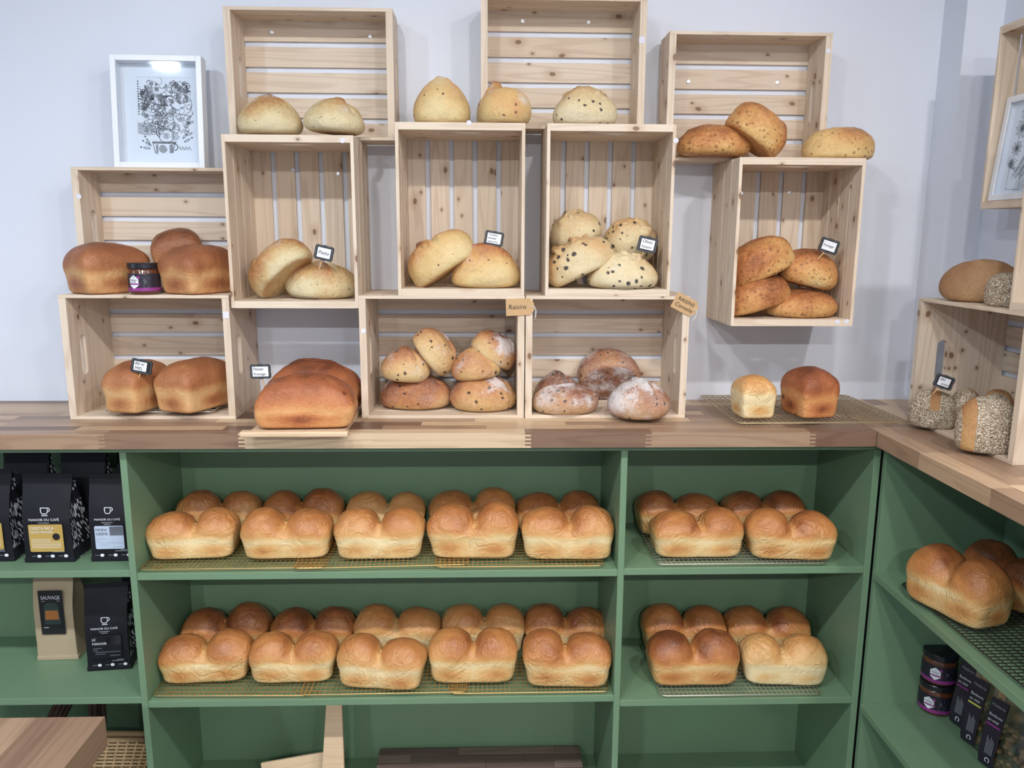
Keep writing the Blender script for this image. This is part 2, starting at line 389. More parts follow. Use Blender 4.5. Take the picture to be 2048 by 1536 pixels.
# ------------------------------------------------------------------ the setting
CTZ = 0.; CT = .041; CD = .423; XW = 2.02; XR = 1.609; FLOOR = -1.28; CEIL = 1.78; XL = -3.0; YF = -6.2
def slab(name, lo, hi, mat): return struct(MB().box(lo, hi).build(name, mat))
slab('wall_back', (XL, 0, FLOOR), (XW+.1, .08, CEIL), 'wall')
slab('wall_right', (XW, YF, FLOOR), (XW+.08, 0, CEIL), 'wall')
slab('wall_left', (XL-.08, YF, FLOOR), (XL, .08, CEIL), 'far_wall')
slab('wall_front', (XL, YF-.08, FLOOR), (XW+.1, YF, CEIL), 'far_wall')
slab('floor', (XL, YF, FLOOR-.05), (XW, 0, FLOOR), 'floor')
slab('ceiling', (XL, YF, CEIL), (XW, 0, CEIL+.05), 'ceiling')
slab('wall_pilaster', (1.911, -.118, 0.0), (XW, 0, CEIL), 'wall')

# ------------------------------------------------------------------ counters (laminated staves)
def staves(name, label, x0, x1, y0, y1, rows, axis, front=None, cat='countertop', z1=CTZ, th=CT, seed=3, parent=None):
    rg = random.Random(seed); b = MB()
    n0, n1 = (y0, y1) if axis == 0 else (x0, x1)
    a0, a1 = (x0, x1) if axis == 0 else (y0, y1)
    w = (n1-n0)/rows
    def put(s0, s1, q0, q1, r, za, zb, off=None):
        lo, hi = ((s0, q0, za), (s1, q1, zb)) if axis == 0 else ((q0, s0, za), (q1, s1, zb))
        b.box(lo, hi, axis, r, None, off)
    for k in range(rows):
        q0 = n0+k*w; q1 = q0+w
        if front and k == 0:
            xs, rs = front
            nz = 8; hz = th/nz
            for i in range(len(rs)):
                of = [RNG.uniform(0, 40) for _ in range(3)]
                for j in range(nz):   # finger joints
                    e0 = 0 if i == 0 else (.008 if (j+i) % 2 else -.008)
                    e1 = 0 if i == len(rs)-1 else (.008 if (j+i+1) % 2 else -.008)
                    put(xs[i]+e0, xs[i+1]+e1, q0, q1, rs[i], z1-th+j*hz, z1-th+(j+1)*hz, of)
            continue
        p = a0-rg.uniform(0, .35)
        while p < a1:
            L = rg.uniform(.22, .5); e = min(a1, p+L); s = max(a0, p)
            if a1-e < .06: e = a1
            if e > s: put(s, e, q0, q1, min(1, max(0, rg.betavariate(2, 2.6))), z1-th, z1)
            p = e if e < a1 else a1+1
    o = b.build(name, 'block', parent)
    if not parent: tag(o, label, cat)
    return o
fx = [at(u, 885, y=-CD)[0] for u in (203, 483, 740, 1056, 1297, 1625)]
staves('countertop', 'long butcher block worktop along the back wall carrying the pine crates', -1.75, XR, -CD, 0, 10, 0,
       front=([-1.75, -1.0]+fx+[XR], [.34, .46, .66, .03, .06, .74, .46, .80]))
staves('corner_countertop', 'butcher block worktop returning along the right wall, seeded loaves on it', XR+.002, XW, -1.75, 0, 8, 1, cat='countertop', seed=11)

# ------------------------------------------------------------------ green bookcases
def bookcase():
    t = thing('shelf_unit', 'green painted shelf unit under the long worktop, holding golden loaves', 'shelving', (0, 0, FLOOR))
    Z = -FLOOR
    def p(name, lo, hi, r=None):
        return MB().box((lo[0], lo[1], lo[2]+Z), (hi[0], hi[1], hi[2]+Z)).build(name, 'green', t, bevel=.0012)
    yf = -.385; yb = -.03
    p('back_panel', (-1.7, yb, FLOOR), (1.645, -.004, -CT-.001))
    p('top_panel', (-1.7, yf, -.060), (1.645, yb, -CT-.001))
    for x0, x1 in ((-1.7, -1.683), (-.404, -.386), (.932, .950), (1.627, 1.645)):
        p('divider', (x0, yf-.002, FLOOR), (x1, yb, -.060))
    for x0, x1, zs in ((-1.683, -.404, (-.392, -.772)), (-.386, .932, (-.402, -.786)), (.950, 1.627, (-.399, -.802))):
        for z in zs: p('shelf', (x0, yf, z-.020), (x1, yb, z))
        p('shelf', (x0, yf, -1.25), (x1, yb, -1.23))
    p('plinth', (-1.683, yf+.03, FLOOR), (1.627, yf+.05, -1.25))
    t2 = thing('corner_shelf_unit', 'green painted shelf unit under the corner worktop with jars and candy pouches', 'shelving', (XW, -.4, FLOOR))
    def q(name, lo, hi):
        return MB().box((lo[0]-XW, lo[1]+.4, lo[2]+Z), (hi[0]-XW, hi[1]+.4, hi[2]+Z)).build(name, 'green', t2, bevel=.0012)
    xf = 1.652; y1 = -.392; y0 = -1.75
    q('back_panel', (2.0, y0, FLOOR), (2.018, y1, -CT-.001))
    q('top_panel', (xf, y0, -.060), (2.0, y1, -CT-.001))
    q('side_panel', (xf-.004, y1-.018, FLOOR), (2.0, y1, -.060))
    q('side_panel', (xf-.004, y0, FLOOR), (2.0, y0+.018, -.060))
    for z in (-.402, -.808, -1.23): q('shelf', (xf-.012, y0+.018, z-.020), (2.0, y1-.018, z))
bookcase()

# ------------------------------------------------------------------ pine crates
CL, CW, DD, DS = .457, .346, .2546, .131
TE, TS = .019, .009
def crate(name, label, origin, orient, depth, pads=(), screws=(), handle=True, group=None):
    """orient H: long axis along x, V: upright; HR / VR: same on the right wall, opening to -x"""
    ax = {'H': (0, 2, 1), 'V': (2, 0, 1), 'HR': (1, 2, 0), 'VR': (2, 1, 0)}[orient]   # axes taken by l, w, d
    sg = {'H': (1, 1, -1), 'V': (1, 1, -1), 'HR': (-1, 1, -1), 'VR': (1, -1, -1)}[orient]
    t = thing(name, label, 'crate', origin, group=group)
    def X(p):
        o = [0, 0, 0]
        for i in range(3): o[ax[i]] = sg[i]*p[i]
        return tuple(o)
    dc = depth-.07
    for l0 in (0, CL-TE):   # end panels with a hand hole
        hole = stadium(dc, CW/2, .016, .058); C = (dc, CW/2)
        lo = (TS, TS); hi = (depth, CW-TS)
        outer = []
        for (hx, hy) in hole:
            dx, dy = hx-C[0], hy-C[1]
            ks = [((hi[0] if dx > 0 else lo[0])-C[0])/dx if abs(dx) > 1e-9 else 1e9, ((hi[1] if dy > 0 else lo[1])-C[1])/dy if abs(dy) > 1e-9 else 1e9]
            k = min(ks); outer.append([C[0]+dx*k, C[1]+dy*k])
        for cx in (lo[0], hi[0]):   # snap the nearest ray to each corner
            for cy in (lo[1], hi[1]):
                j = min(range(len(outer)), key=lambda i: (outer[i][0]-cx)**2+(outer[i][1]-cy)**2); outer[j] = [cx, cy]
        n = len(hole); V = []; F = []
        for l in (l0, l0+TE):
            V += [(l, y, x) for x, y in outer]+[(l, y, x) for x, y in hole]
        for i in range(n):
            j = (i+1) % n
            F += [[i, j, n+j, n+i], [2*n+i, 3*n+i, 3*n+j, 2*n+j], [i, 2*n+i, 2*n+j, j], [n+i, n+j, 3*n+j, 3*n+i]]
        off = [RNG.uniform(0, 40) for _ in range(3)]
        G = [(v[1]+off[0], v[2]*.8+off[1], v[0]+off[2]) for v in V]
        b = MB(); b.add([X(v) for v in V], F, G, RNG.random()*.7); b.build('end_panel', 'pine', t)
    ns = 4 if depth > .2 else 2
    sw = .057 if depth > .2 else .052
    gap = (depth-ns*sw)/(ns-1) if depth > .2 else .008
    for w0 in (0, CW-TS):
        b = MB(); d = depth
        for k in range(ns):
            b.box((0, w0, d-sw), (CL, w0+TS, d), 0, None, X); d -= sw+gap
        b.build('side_slats', 'pine', t, bevel=.0008)
    b = MB(); pitch = (CW-.012-.055)/4
    for k in range(5):
        b.box((TS*.2, .006+k*pitch, 0), (CL-TS*.2, .006+k*pitch+.055, TS), 0, None, X)
    back = b.build('back_slats', 'pine', t, bevel=.0008)
    O = Vector(origin)
    for (u, v) in screws:
        P = Vector(at(u, v, y=-TS-.0005))-O
        b = MB(); prof = [(.0062, 0), (.0062, .0012), (.0045, .0018), (.0028, .0018), (.0024, .0008)]
        V = MB(); V.lathe(prof, 16)
        sc_ = MB(); sc_.add([(x+P.x, P.y-z, y+P.z) for x, y, z in V.v], V.f); sc_.build('screw', 'chrome', back, smooth=False)
    for pd in pads:
        u, v, shp = pd
        P = Vector(at(u, v, y=-depth))-O
        poly = rrect(.016, .018, .001) if shp == 's' else rrect(.0135, .0135, .0067, 6)
        MB().prism(poly, 0, .0012, lambda p, P=P: (p[0]+P.x, -depth-p[2], p[1]+P.z)).build('felt_pad', 'pad', t)
    return t
crate('wooden_crate', 'pine crate lying on the worktop, small honey wheat loaves and wire rack inside', (-.592, 0, 0), 'H', DD, pads=[(452, 630, 's')])
crate('wooden_crate', 'pine crate on the worktop holding six floury raisin loaves', (.2173, 0, 0), 'H', DD, pads=[(727, 662, 'r')])
crate('wooden_crate', 'pine crate on the worktop holding four cinnamon raisin loaves', (.6772, 0, 0), 'H', DD)
crate('wooden_crate', 'shallow pine crate under the framed drawing, brown loaves and jam jar before it', (-.589, 0, CW), 'H', DS, pads=[(158, 393, 'r')])
crate('wooden_crate', 'upright pine crate with the Pesto sign, hung above the big cheese loaves', (-.129, 0, .311), 'V', DD, pads=[(685, 281, 'r')], screws=[(585, 339), (676, 347)])
crate('wooden_crate', 'upright pine crate with the Tomates séchées sign and two loaves', (.3265, 0, CW), 'V', DD, pads=[(938, 246, 'r')])
crate('wooden_crate', 'upright pine crate with the Olives Romarin sign and four olive loaves', (.7305, 0, CW), 'V', DD, pads=[(1352, 281, 'r')])
crate('wooden_crate', 'upright pine crate with the Fromage sign and four orange cheese loaves', (1.2516, 0, .2633), 'V', DD, pads=[(1675, 644, 'r'), (1693, 643, 'r')], screws=[(1483, 386), (1579, 385)])
crate('wooden_crate', 'shallow pine crate behind two pale pesto loaves, topmost near the framed drawing', (-.1436, 0, .7695), 'H', DS, screws=[(543, 64), (740, 73)])
crate('wooden_crate', 'shallow pine crate cut by the top of the picture, behind olive loaf', (.5538, 0, .8045), 'H', DS, pads=[(1284, 80, 's')], screws=[(1045, 42), (1177, 44)])
crate('wooden_crate', 'shallow pine crate behind the heap of two cheese loaves, beside bare wall', (1.0757, 0, .7215), 'H', DS, pads=[(1656, 102, 'r')], screws=[(1377, 163), (1555, 165)])
crate('wooden_crate', 'pine crate lying on the corner worktop with seeded Blé entier loaves', (XW-.001, -.284, 0), 'HR', DD)
crate('wooden_crate', 'shallow upright crate on the right wall holding the flower drawing', (XW-.001, -.315, .585), 'VR', DS)
crate('wooden_crate', 'upright crate at the picture edge, standing on the seeded loaf crate', (XW-.001, -.664, CW), 'VR', DD)

# ------------------------------------------------------------------ loaves
def gen_loaf(prof, nlow=2., ntop=2., zmix=(.3, .8), dims=(.25, .15, .15), humps=1, seed=0, amp=.03, nf=14., slash=None, nu=84, nv=46, crease=.2, tinline=None, peak=0., sag=0., crags=0.):
    rg = random.Random(seed*7919+13)
    off = Vector((rg.uniform(0, 90), rg.uniform(0, 90), rg.uniform(0, 90)))
    P = np.array(prof, float)
    seg = np.concatenate([[0], np.cumsum(np.hypot(*np.diff(P, axis=0).T))]); s = np.linspace(0, seg[-1], nv)
    R = np.interp(s, seg, P[:, 0]); Z = np.interp(s, seg, P[:, 1])
    for _ in range(2):
        R[1:-1] = (R[:-2]+2*R[1:-1]+R[2:])/4; Z[1:-1] = (Z[:-2]+2*Z[1:-1]+Z[2:])/4
    th = np.linspace(0, 2*PI, nu, endpoint=False)
    V = np.zeros((nv, nu, 3)); crust = np.zeros((nv, nu)); flour = np.zeros((nv, nu))
    for i in range(nv):
        k = min(1, max(0, (Z[i]-zmix[0])/(zmix[1]-zmix[0]))); n = nlow*(1-k)+ntop*k
        c, sn = np.cos(th), np.sin(th)
        V[i, :, 0] = np.sign(c)*np.abs(c)**(2/n)*R[i]*.5
        V[i, :, 1] = np.sign(sn)*np.abs(sn)**(2/n)*R[i]*.5
        V[i, :, 2] = Z[i]
    x, y, z = V[..., 0].copy(), V[..., 1].copy(), V[..., 2].copy()
    up = np.clip((z-.38)/.5, 0, 1)
    bal = rg.uniform(-.05, .05)
    if humps == 2:
        cx = rg.uniform(-.03, .03)
        cr = np.exp(-((x-cx)/.035)**2); cw = np.exp(-((x-cx)/.13)**2)
        q = np.clip((z-.36)/.5, 0, 1)
        zz = z - (crease*.75*cr+crease*.65*cw)*q
        hx = np.where(x < cx, (x+.25), (x-.25))/.25
        zz = zz - .08*np.abs(hx)**2.4*np.clip((z-.5)/.5, 0, 1) - .20*np.abs(2*y)**2.2*np.clip((z-.5)/.5, 0, 1)
        V[..., 1] *= 1-(.13*cr+.11*cw)*np.clip((z-.25)/.35, 0, 1)-.03*cr
        zz *= 1+bal*np.sign(x)*up*np.minimum(1, np.abs(x)/.15)
        V[..., 2] = zz
    if peak: V[..., 2] += peak*np.exp(-((x-rg.uniform(-.08, .08))**2+(y-.02)**2)/.018)*up
    cb = {1: .5, 2: .5}[humps]
    if tinline:
        onx = np.abs(y) > np.abs(x)*.55
        tt = np.where(onx, (np.abs(np.abs(x)-.25)/.15 if humps == 2 else np.abs(x)/.28), np.abs(y)/.25)
        tl = tinline+.035*np.sin(x*9+seed)+.05*np.exp(-tt**2)-.03
        patch = np.exp(-tt**2)*np.exp(-((z-.20)/.13)**2)
        crust[:] = np.where(z < .015, .55, (.14+.42*patch) if humps == 2 else (.06+.62*patch))
        line = np.exp(-((z-tl)/.05)**2)
        crust = crust*(1-line)+.05*line
        top = 1/(1+np.exp(-(z-tl-.085)/.028))
        crust = crust*(1-top)+top*(.46+.30*np.clip((z-tl-.1)/.5, 0, 1))
        if humps == 2:
            crust -= .36*np.exp(-((x-cx)/.035)**2)*np.clip((z-.3)/.2, 0, 1)
    else:
        crust = .22+.42*np.clip((z-.1)/.7, 0, 1); crust = np.where(z < .02, .50, crust)
        flour = .40+.28*np.clip((z-.2)/.7, 0, 1)
    if slash is not None:
        a, o_, dep = slash
        ca, sa = math.cos(a), math.sin(a)
        dd = x*ca+y*sa-o_; al = -x*sa+y*ca
        wob = np.array([[noise.noise(Vector((float(al[i, j])*5, seed*1.7, 0))) for j in range(nu)] for i in range(nv)])*.05
        dd = dd+wob
        mk = np.clip((z-.35)/.3, 0, 1)*np.exp(-(al/.42)**6)
        V[..., 2] -= dep*np.exp(-((dd-.055)/.045)**2)*mk
        V[..., 2] += dep*.75*np.exp(-((dd+.03)/.032)**2)*mk
        crust = crust-.35*np.exp(-((dd-.05)/.045)**2)*mk+.22*np.exp(-((dd+.04)/.03)**2)*mk
        flour = flour-.5*np.exp(-((dd-.05)/.05)**2)*mk
    W = V*np.array(dims)
    N = np.zeros((nv, nu))
    for i in range(nv):
        for j in range(nu):
            p = Vector(W[i, j])
            a = noise.noise(p*nf+off)+.5*noise.noise(p*nf*2.3+off)
            b = abs(noise.noise(p*nf*1.7-off))
            q = .5*noise.noise(p*nf*5+off)
            N[i, j] = a*.75+.30*(.35-b)*2*up[i, j]+.16*q
            if crags:
                cg = noise.noise(p*38+off)+.6*noise.noise(p*70+off)
                N[i, j] += crags*max(0, cg)*np.clip((z[i, j]-.72)/.2, 0, 1)
            crust[i, j] += .10*a
            if not tinline:
                flour[i, j] += .55*noise.noise(p*11+off*2); crust[i, j] += .34*noise.noise(p*9-off)
    ctr = np.array([0, 0, dims[2]*.42]); D = W-ctr; D /= np.maximum(1e-6, np.linalg.norm(D, axis=2, keepdims=True))
    fade = np.clip(z/.10, .15, 1)
    W = W+D*(N*fade*amp*max(dims))[..., None]
    if sag: W[..., 2] -= sag*W[..., 0]**2/dims[0]
    W[..., 2] = np.maximum(W[..., 2], 0) if sag == 0 else W[..., 2]
    verts = np.concatenate([W[0].mean(0)[None], W[1:-1].reshape(-1, 3), W[-1].mean(0)[None]])
    fl = lambda A: np.concatenate([[A[0].mean()], A[1:-1].ravel(), [A[-1].mean()]])
    F = []; m = nv-2
    for j in range(nu): F.append([0, 1+(j+1) % nu, 1+j])
    for i in range(m-1):
        for j in range(nu):
            a = 1+i*nu+j; b = 1+i*nu+(j+1) % nu
            F.append([a, b, b+nu, a+nu])
    e = len(verts)-1
    for j in range(nu): F.append([e, 1+(m-1)*nu+j, 1+(m-1)*nu+(j+1) % nu])
    return verts, F, fl(crust), fl(flour), fl(x)

TIN = [(0, 0), (.5, 0), (.80, .0), (.895, .018), (.915, .10), (.93, .22), (.945, .33), (.95, .375), (.985, .43), (1.0, .52), (1.0, .64), (.965, .76), (.86, .88), (.66, .955), (.35, .99), (0, 1.0)]
PAN = [(0, 0), (.5, 0), (.80, .0), (.885, .02), (.91, .14), (.94, .32), (.96, .42), (1.0, .50), (1.01, .60), (.985, .72), (.87, .83), (.66, .93), (.36, .985), (0, 1.0)]
FESS = [(0, 0), (.5, 0), (.84, .0), (.92, .03), (.96, .15), (.99, .28), (1.0, .36), (.985, .48), (.93, .60), (.82, .74), (.64, .88), (.36, .975), (0, 1.0)]
BOULE = [(0, 0), (.5, 0), (.72, .01), (.88, .08), (.97, .20), (1.0, .34), (.97, .50), (.88, .66), (.72, .81), (.48, .93), (.22, .985), (0, 1.0)]
CONE = [(0, 0), (.5, 0), (.76, .01), (.93, .08), (1.0, .20), (1.0, .32), (.95, .46), (.83, .62), (.66, .78), (.46, .90), (.24, .975), (0, 1.0)]
FLAT = [(0, 0), (.5, 0), (.84, .0), (.96, .08), (1.0, .26), (.98, .54), (.86, .76), (.64, .91), (.34, .98), (0, 1.0)]

def loaf(name, label, mat, box, prof, sup=None, y=None, rot=(0, 0, 0), dims=(.25, .14, .15), group=None, ratio=None, lift=0., tone=0., band=None, **kw):
    """a loaf of true depth, scaled and set down so that its outline fills the measured one.
    sup: height of what carries it; y: depth of its centre when the carrier does not fix it"""
    V, F, crust, flour, xs = gen_loaf(prof, dims=dims, **kw)
    crust = np.clip(crust+tone, 0, 1)
    if band is not None: flour = np.where((np.abs(xs-band) < .10) & ((V[:, 2] > .55*dims[2]) | (band < -.2)), 0., 1.)
    if mat == 'cannelle': flour = np.where(V[:, 2] < .02*dims[2], .72, flour)
    R = np.array(Euler([math.radians(a) for a in rot]).to_matrix())
    U0, U1, V0, V1 = box
    s, h = 1., 1.; t = np.array([0., y if y is not None else -.2, sup if sup is not None else .3])
    p0 = at((U0+U1)/2, V1 if V1 else V0, y=t[1]); t[0] = p0[0]
    if sup is None: t[2] = p0[2]
    for it in range(60):
        W = (V*np.array([s, s, h]))@R.T+t
        u, v, d = pr(W); dep = d.mean()
        if sup is not None: t[2] += sup+lift-W[:, 2].min()
        eu = (U0+U1)/2-(u.min()+u.max())/2; t[0] += .8*eu*dep/FPX
        rw = (U1-U0)/(u.max()-u.min())
        if ratio is not None:   # keep proportions, match the area
            rh = (V1-V0)/(v.max()-v.min()); k = (rw*rh)**.35; s *= k; h *= k
        else:
            s *= rw**.7
            if V1 is None or (sup is not None and y is not None): h *= 1+.7*(v.min()-V0)*dep/FPX/(W[:, 2].max()-W[:, 2].min())
            else: h *= ((V1-V0)/(v.max()-v.min()))**.6
        h = min(2.2, max(.45, h)); s = min(2.2, max(.5, s))
        if sup is None:
            ev = (V0+V1)/2-(v.min()+v.max())/2; t[2] -= .8*ev*dep/FPX
        elif y is None:
            ev = V1-v.max(); sens = FPX*abs(CAM[2]-sup)/dep**2
            t[1] -= max(-.06, min(.06, .6*ev/max(sens, 40)))
    me = bpy.data.meshes.new(name); me.from_pydata([tuple(p) for p in V*np.array([s, s, h])], [], F)
    for nm, A in (('crust', crust), ('flour', flour)):
        a = me.attributes.new(nm, 'FLOAT', 'POINT'); a.data.foreach_set('value', A.astype(np.float32))
    for p in me.polygons: p.use_smooth = True
    me.materials.append(MAT[mat])
    o = bpy.data.objects.new(name, me); COL.objects.link(o)
    o.location = t; o.rotation_euler = [math.radians(a) for a in rot]
    return tag(o, label, 'bread', group)

ORD = ['first', 'second', 'third', 'fourth', 'fifth']
def bun(label, box, sup, y=None, rot=0, seed=1, tone=0., group=None, dims=(.262, .128, .15), **kw):
    return loaf('double_loaf', label, 'bun', box, TIN, sup=sup, y=y, rot=(0, 0, rot), dims=dims, humps=2, seed=seed, nlow=5.5, ntop=2.5, zmix=(.38, .95), amp=.020, nf=17., tinline=.40, tone=tone, group=group, **kw)
S1, S2, S1R, S2R = -.402+.0135, -.786+.0135, -.399+.0135, -.802+.0135
g1f, g1b, g2f, g2b = ('front loaves, upper wide bay', 'back loaves, upper wide bay', 'front loaves, lower wide bay', 'back loaves, lower wide bay')
for i, (b, r, tn) in enumerate([((290, 482, 1014, 1119), 4, -.02), ((480, 668, 1014, 1118), 2, .02), ((667, 852, 1012, 1118), 0, -.03), ((853, 1038, 1002, 1116), -2, .05), ((1042, 1229, 1010, 1119), -2, .02)]):
    bun(f'golden double loaf, {ORD[i]} from the coffee bags, front row of upper shelf', b, S1, rot=r, seed=i+1, tone=tn, group=g1f)
for i, (b, r, tn) in enumerate([((349, 528, 979, None), 3, .04), ((524, 691, 976, None), 2, .14), ((690, 853, 982, None), 0, -.16), ((857, 1031, 974, None), 0, -.02), ((1032, 1200, 980, None), -2, .12)]):
    bun(f'double loaf half hidden, {ORD[i]} from the coffee bags, back row of upper shelf', b, S1, y=-.125, rot=r, seed=i+11, tone=tn, group=g1b)
for i, (b, r, tn) in enumerate([((315, 508, 1256, 1367), 4, .06), ((497, 678, 1260, 1366), 2, .04), ((673, 856, 1265, 1380), -7, -.02), ((856, 1035, 1253, 1366), 0, .02), ((1045, 1224, 1256, 1374), -3, .08)]):
    bun(f'golden double loaf, {ORD[i]} from the coffee bags, front row of lower shelf', b, S2, rot=r, seed=i+21, tone=tn, group=g2f)
for i, (b, r, tn) in enumerate([((360, 547, 1203, None), 4, .16), ((540, 713, 1212, None), 2, .18), ((706, 884, 1207, None), -3, -.06), ((883, 1050, 1206, None), 0, -.10), ((1048, 1218, 1206, None), -2, .10)]):
    bun(f'double loaf half hidden, {ORD[i]} from the coffee bags, back row of lower shelf', b, S2, y=-.125, rot=r, seed=i+31, tone=tn, group=g2b)
for lab, b, sup, y, r, sd, tn in [
    ('golden double loaf at front of upper narrow bay, next to the divider', (1297, 1488, 1013, 1115), S1R, None, 0, 41, .03),
    ('golden double loaf at front of upper narrow bay, nearer the corner', (1487, 1675, 1015, 1120), S1R, None, -5, 42, .08),
    ('shaded double loaf at back of upper narrow bay, next to the divider', (1268, 1442, 980, None), S1R, -.125, 0, 43, .14),
    ('shaded brown double loaf at back of upper narrow bay, nearer the corner', (1440, 1614, 980, None), S1R, -.125, -3, 44, .22),
    ('dark golden double loaf at front of lower narrow bay, next to the divider', (1291, 1480, 1256, 1371), S2R, None, 0, 45, .20),
    ('pale double loaf at front of lower narrow bay, nearer the corner', (1477, 1656, 1265, 1371), S2R, None, -5, 46, -.22),
    ('shaded double loaf at back of lower narrow bay, next to the divider', (1280, 1454, 1206, None), S2R, -.125, 0, 47, .08),
    ('shaded double loaf at back of lower narrow bay, nearer the corner', (1444, 1622, 1210, None), S2R, -.125, -3, 48, .10)]:
    bun(lab, b, sup, y, r, sd, tn, 'loaves in the narrow bay')
bun('double loaf turned lengthwise at front of the corner shelf rack', (1812, 2030, 1086, 1258), -.402+.0135, rot=-72, seed=51, tone=.10, dims=(.25, .14, .15))
bun('dark double loaf at back of the corner shelf, cut by the picture edge', (1922, 2120, 1078, None), -.402+.0135, y=-.60, rot=-76, seed=52, tone=.26, dims=(.25, .14, .15))

def pan(label, mat, box, rot, sup=None, y=None, dims=(.15, .24, .15), seed=1, **kw):
    kw.setdefault('tinline', .42); kw.setdefault('amp', .022)
    kw.setdefault('ntop', 2.8)
    return loaf('pan_loaf', label, mat, box, kw.pop('prof', PAN), sup=sup, y=y, rot=rot, dims=dims, seed=seed, nlow=8., zmix=(.45, .98), nf=15., **kw)
pan('honey wheat pan loaf on the wire rack, carrying the Blé et Miel sign', 'honey', (203, 346, 718, 827), (0, 0, -15), sup=.0225, seed=61, tone=0.01, dims=(.145, .23, .15))
pan('honey wheat pan loaf on the wire rack, half behind the crate side', 'honey', (307, 472, 713, 827), (0, 0, -22), sup=.0225, seed=62, tone=0.03, dims=(.145, .23, .15))
pan('brown pan loaf on the lower crate, overhanging its outer end beside the jar', 'honey', (125, 302, 484, 585), (0, 0, -38), sup=CW, y=-.165, seed=63, tone=0.11, dims=(.145, .20, .15))
pan('brown pan loaf beside the jam jar, right end behind the Pesto crate', 'honey', (314, 478, 488, 589), (0, 0, -28), sup=CW, y=-.165, seed=64, tone=0.11, dims=(.145, .20, .15))
pan('brown split loaf tilted up behind the jam jar', 'honey', (301, 412, 455, 566), (12, 8, -70), sup=None, y=-.075, seed=65, tone=0.15, dims=(.15, .15, .15), ratio=1)
pan('large orange cheese loaf on the small board, dark cheese spots on its face', 'cheesepan', (508, 716, 745, 857), (0, 0, 3), sup=.0165, seed=66, tone=.12, dims=(.27, .15, .165), prof=FESS, ntop=2.2, tinline=.34)
pan('large orange cheese loaf with cracked top, behind the one on the board', 'cheesepan', (530, 727, 716, None), (0, 0, -8), sup=.0165, y=-.215, seed=67, tone=.18, dims=(.27, .15, .165), prof=FESS, ntop=2.2, tinline=.34, slash=(1.5, .05, .06))
pan('small pale square loaf on the cooling rack by the corner', 'bun', (1461, 1553, 749, 837), (0, 0, 4), sup=.0225, seed=68, tone=-.10, dims=(.115, .12, .12), tinline=.52)
pan('small dark orange cheese loaf on the cooling rack by the corner', 'cheesepan', (1561, 1680, 732, 837), (0, 0, 10), sup=.0225, seed=69, tone=.22, dims=(.13, .16, .13))

def boule(name, label, mat, box, prof=BOULE, rot=(0, 0, 0), sup=None, y=None, dims=(.16, .15, .11), seed=1, **kw):
    kw.setdefault('amp', .034); kw.setdefault('nf', 13.); kw.setdefault('nu', 110); kw.setdefault('nv', 60)
    return loaf(name, label, mat, box, prof, sup=sup, y=y, rot=rot, dims=dims, seed=seed, nlow=2.2, ntop=2., **kw)
ZB, ZC, ZG = .311+TE, CW+TE, .2633+TE
TB, TC, TG = .311+CL, CW+CL, .2633+CL
# pesto
boule('round_loaf', 'pale pesto loaf with floury patches on the Pesto crate, outer one', 'pesto', (474, 607, 187, 269), CONE, sup=TB+.009, y=-.17, dims=(.18, .15, .12), seed=71, slash=(1.2, -.05, .06), tone=-.05)
boule('round_loaf', 'pale pesto loaf on the Pesto crate, leaning over its edge', 'pesto', (606, 730, 194, 278), CONE, (0, 4, 0), sup=TB+.009, y=-.19, dims=(.17, .15, .12), seed=72, slash=(.6, .05, .08), tone=-.04)
boule('round_loaf', 'golden pesto loaf leaning on its neighbour inside the Pesto crate', 'pesto', (496, 626, 477, 596), FLAT, (0, -42, -22), y=-.175, dims=(.185, .15, .088), seed=73, ratio=1, slash=(.1, -.12, .10), tone=.12)
boule('round_loaf', 'pale pesto loaf lying under the Pesto sign', 'pesto', (570, 716, 521, 598), BOULE, sup=ZB, dims=(.20, .16, .11), seed=74, slash=(.5, .02, .06), tone=-.08)
# tomato
boule('round_loaf', 'cone shaped tomato loaf on top of the Tomates crate', 'tomato', (826, 941, 152, 239), CONE, sup=TC+.001, y=-.17, dims=(.15, .14, .13), seed=75, peak=.05, slash=(.9, .02, .05), tone=-0.16)
boule('round_loaf', 'torn tomato loaf, half hidden behind the floury one over the Tomates crate', 'tomato', (953, 1030, 162, 242), CONE, (0, 0, 30), sup=TC+.001, y=-.11, dims=(.13, .12, .11), seed=76, slash=(.3, 0, .07), tone=-0.10)
boule('round_loaf', 'floury browned loaf overhanging the edge of the Tomates crate', 'tomato', (960, 1063, 174, 246), BOULE, (0, 0, 0), sup=TC+.001, y=-.215, dims=(.15, .12, .11), seed=77, tone=0.00)
boule('round_loaf', 'browned tomato loaf leaning up with split floury end inside the crate', 'tomato', (814, 953, 458, 577), FLAT, (0, -33, -10), y=-.17, dims=(.19, .15, .100), seed=78, ratio=1, slash=(.5, -.10, .12), tone=0.00)
boule('round_loaf', 'domed tomato loaf under the Tomates séchées sign', 'tomato', (902, 1041, 485, 576), CONE, sup=ZC, dims=(.19, .15, .14), seed=79, slash=(1.57, -.12, .10), tone=-0.08)
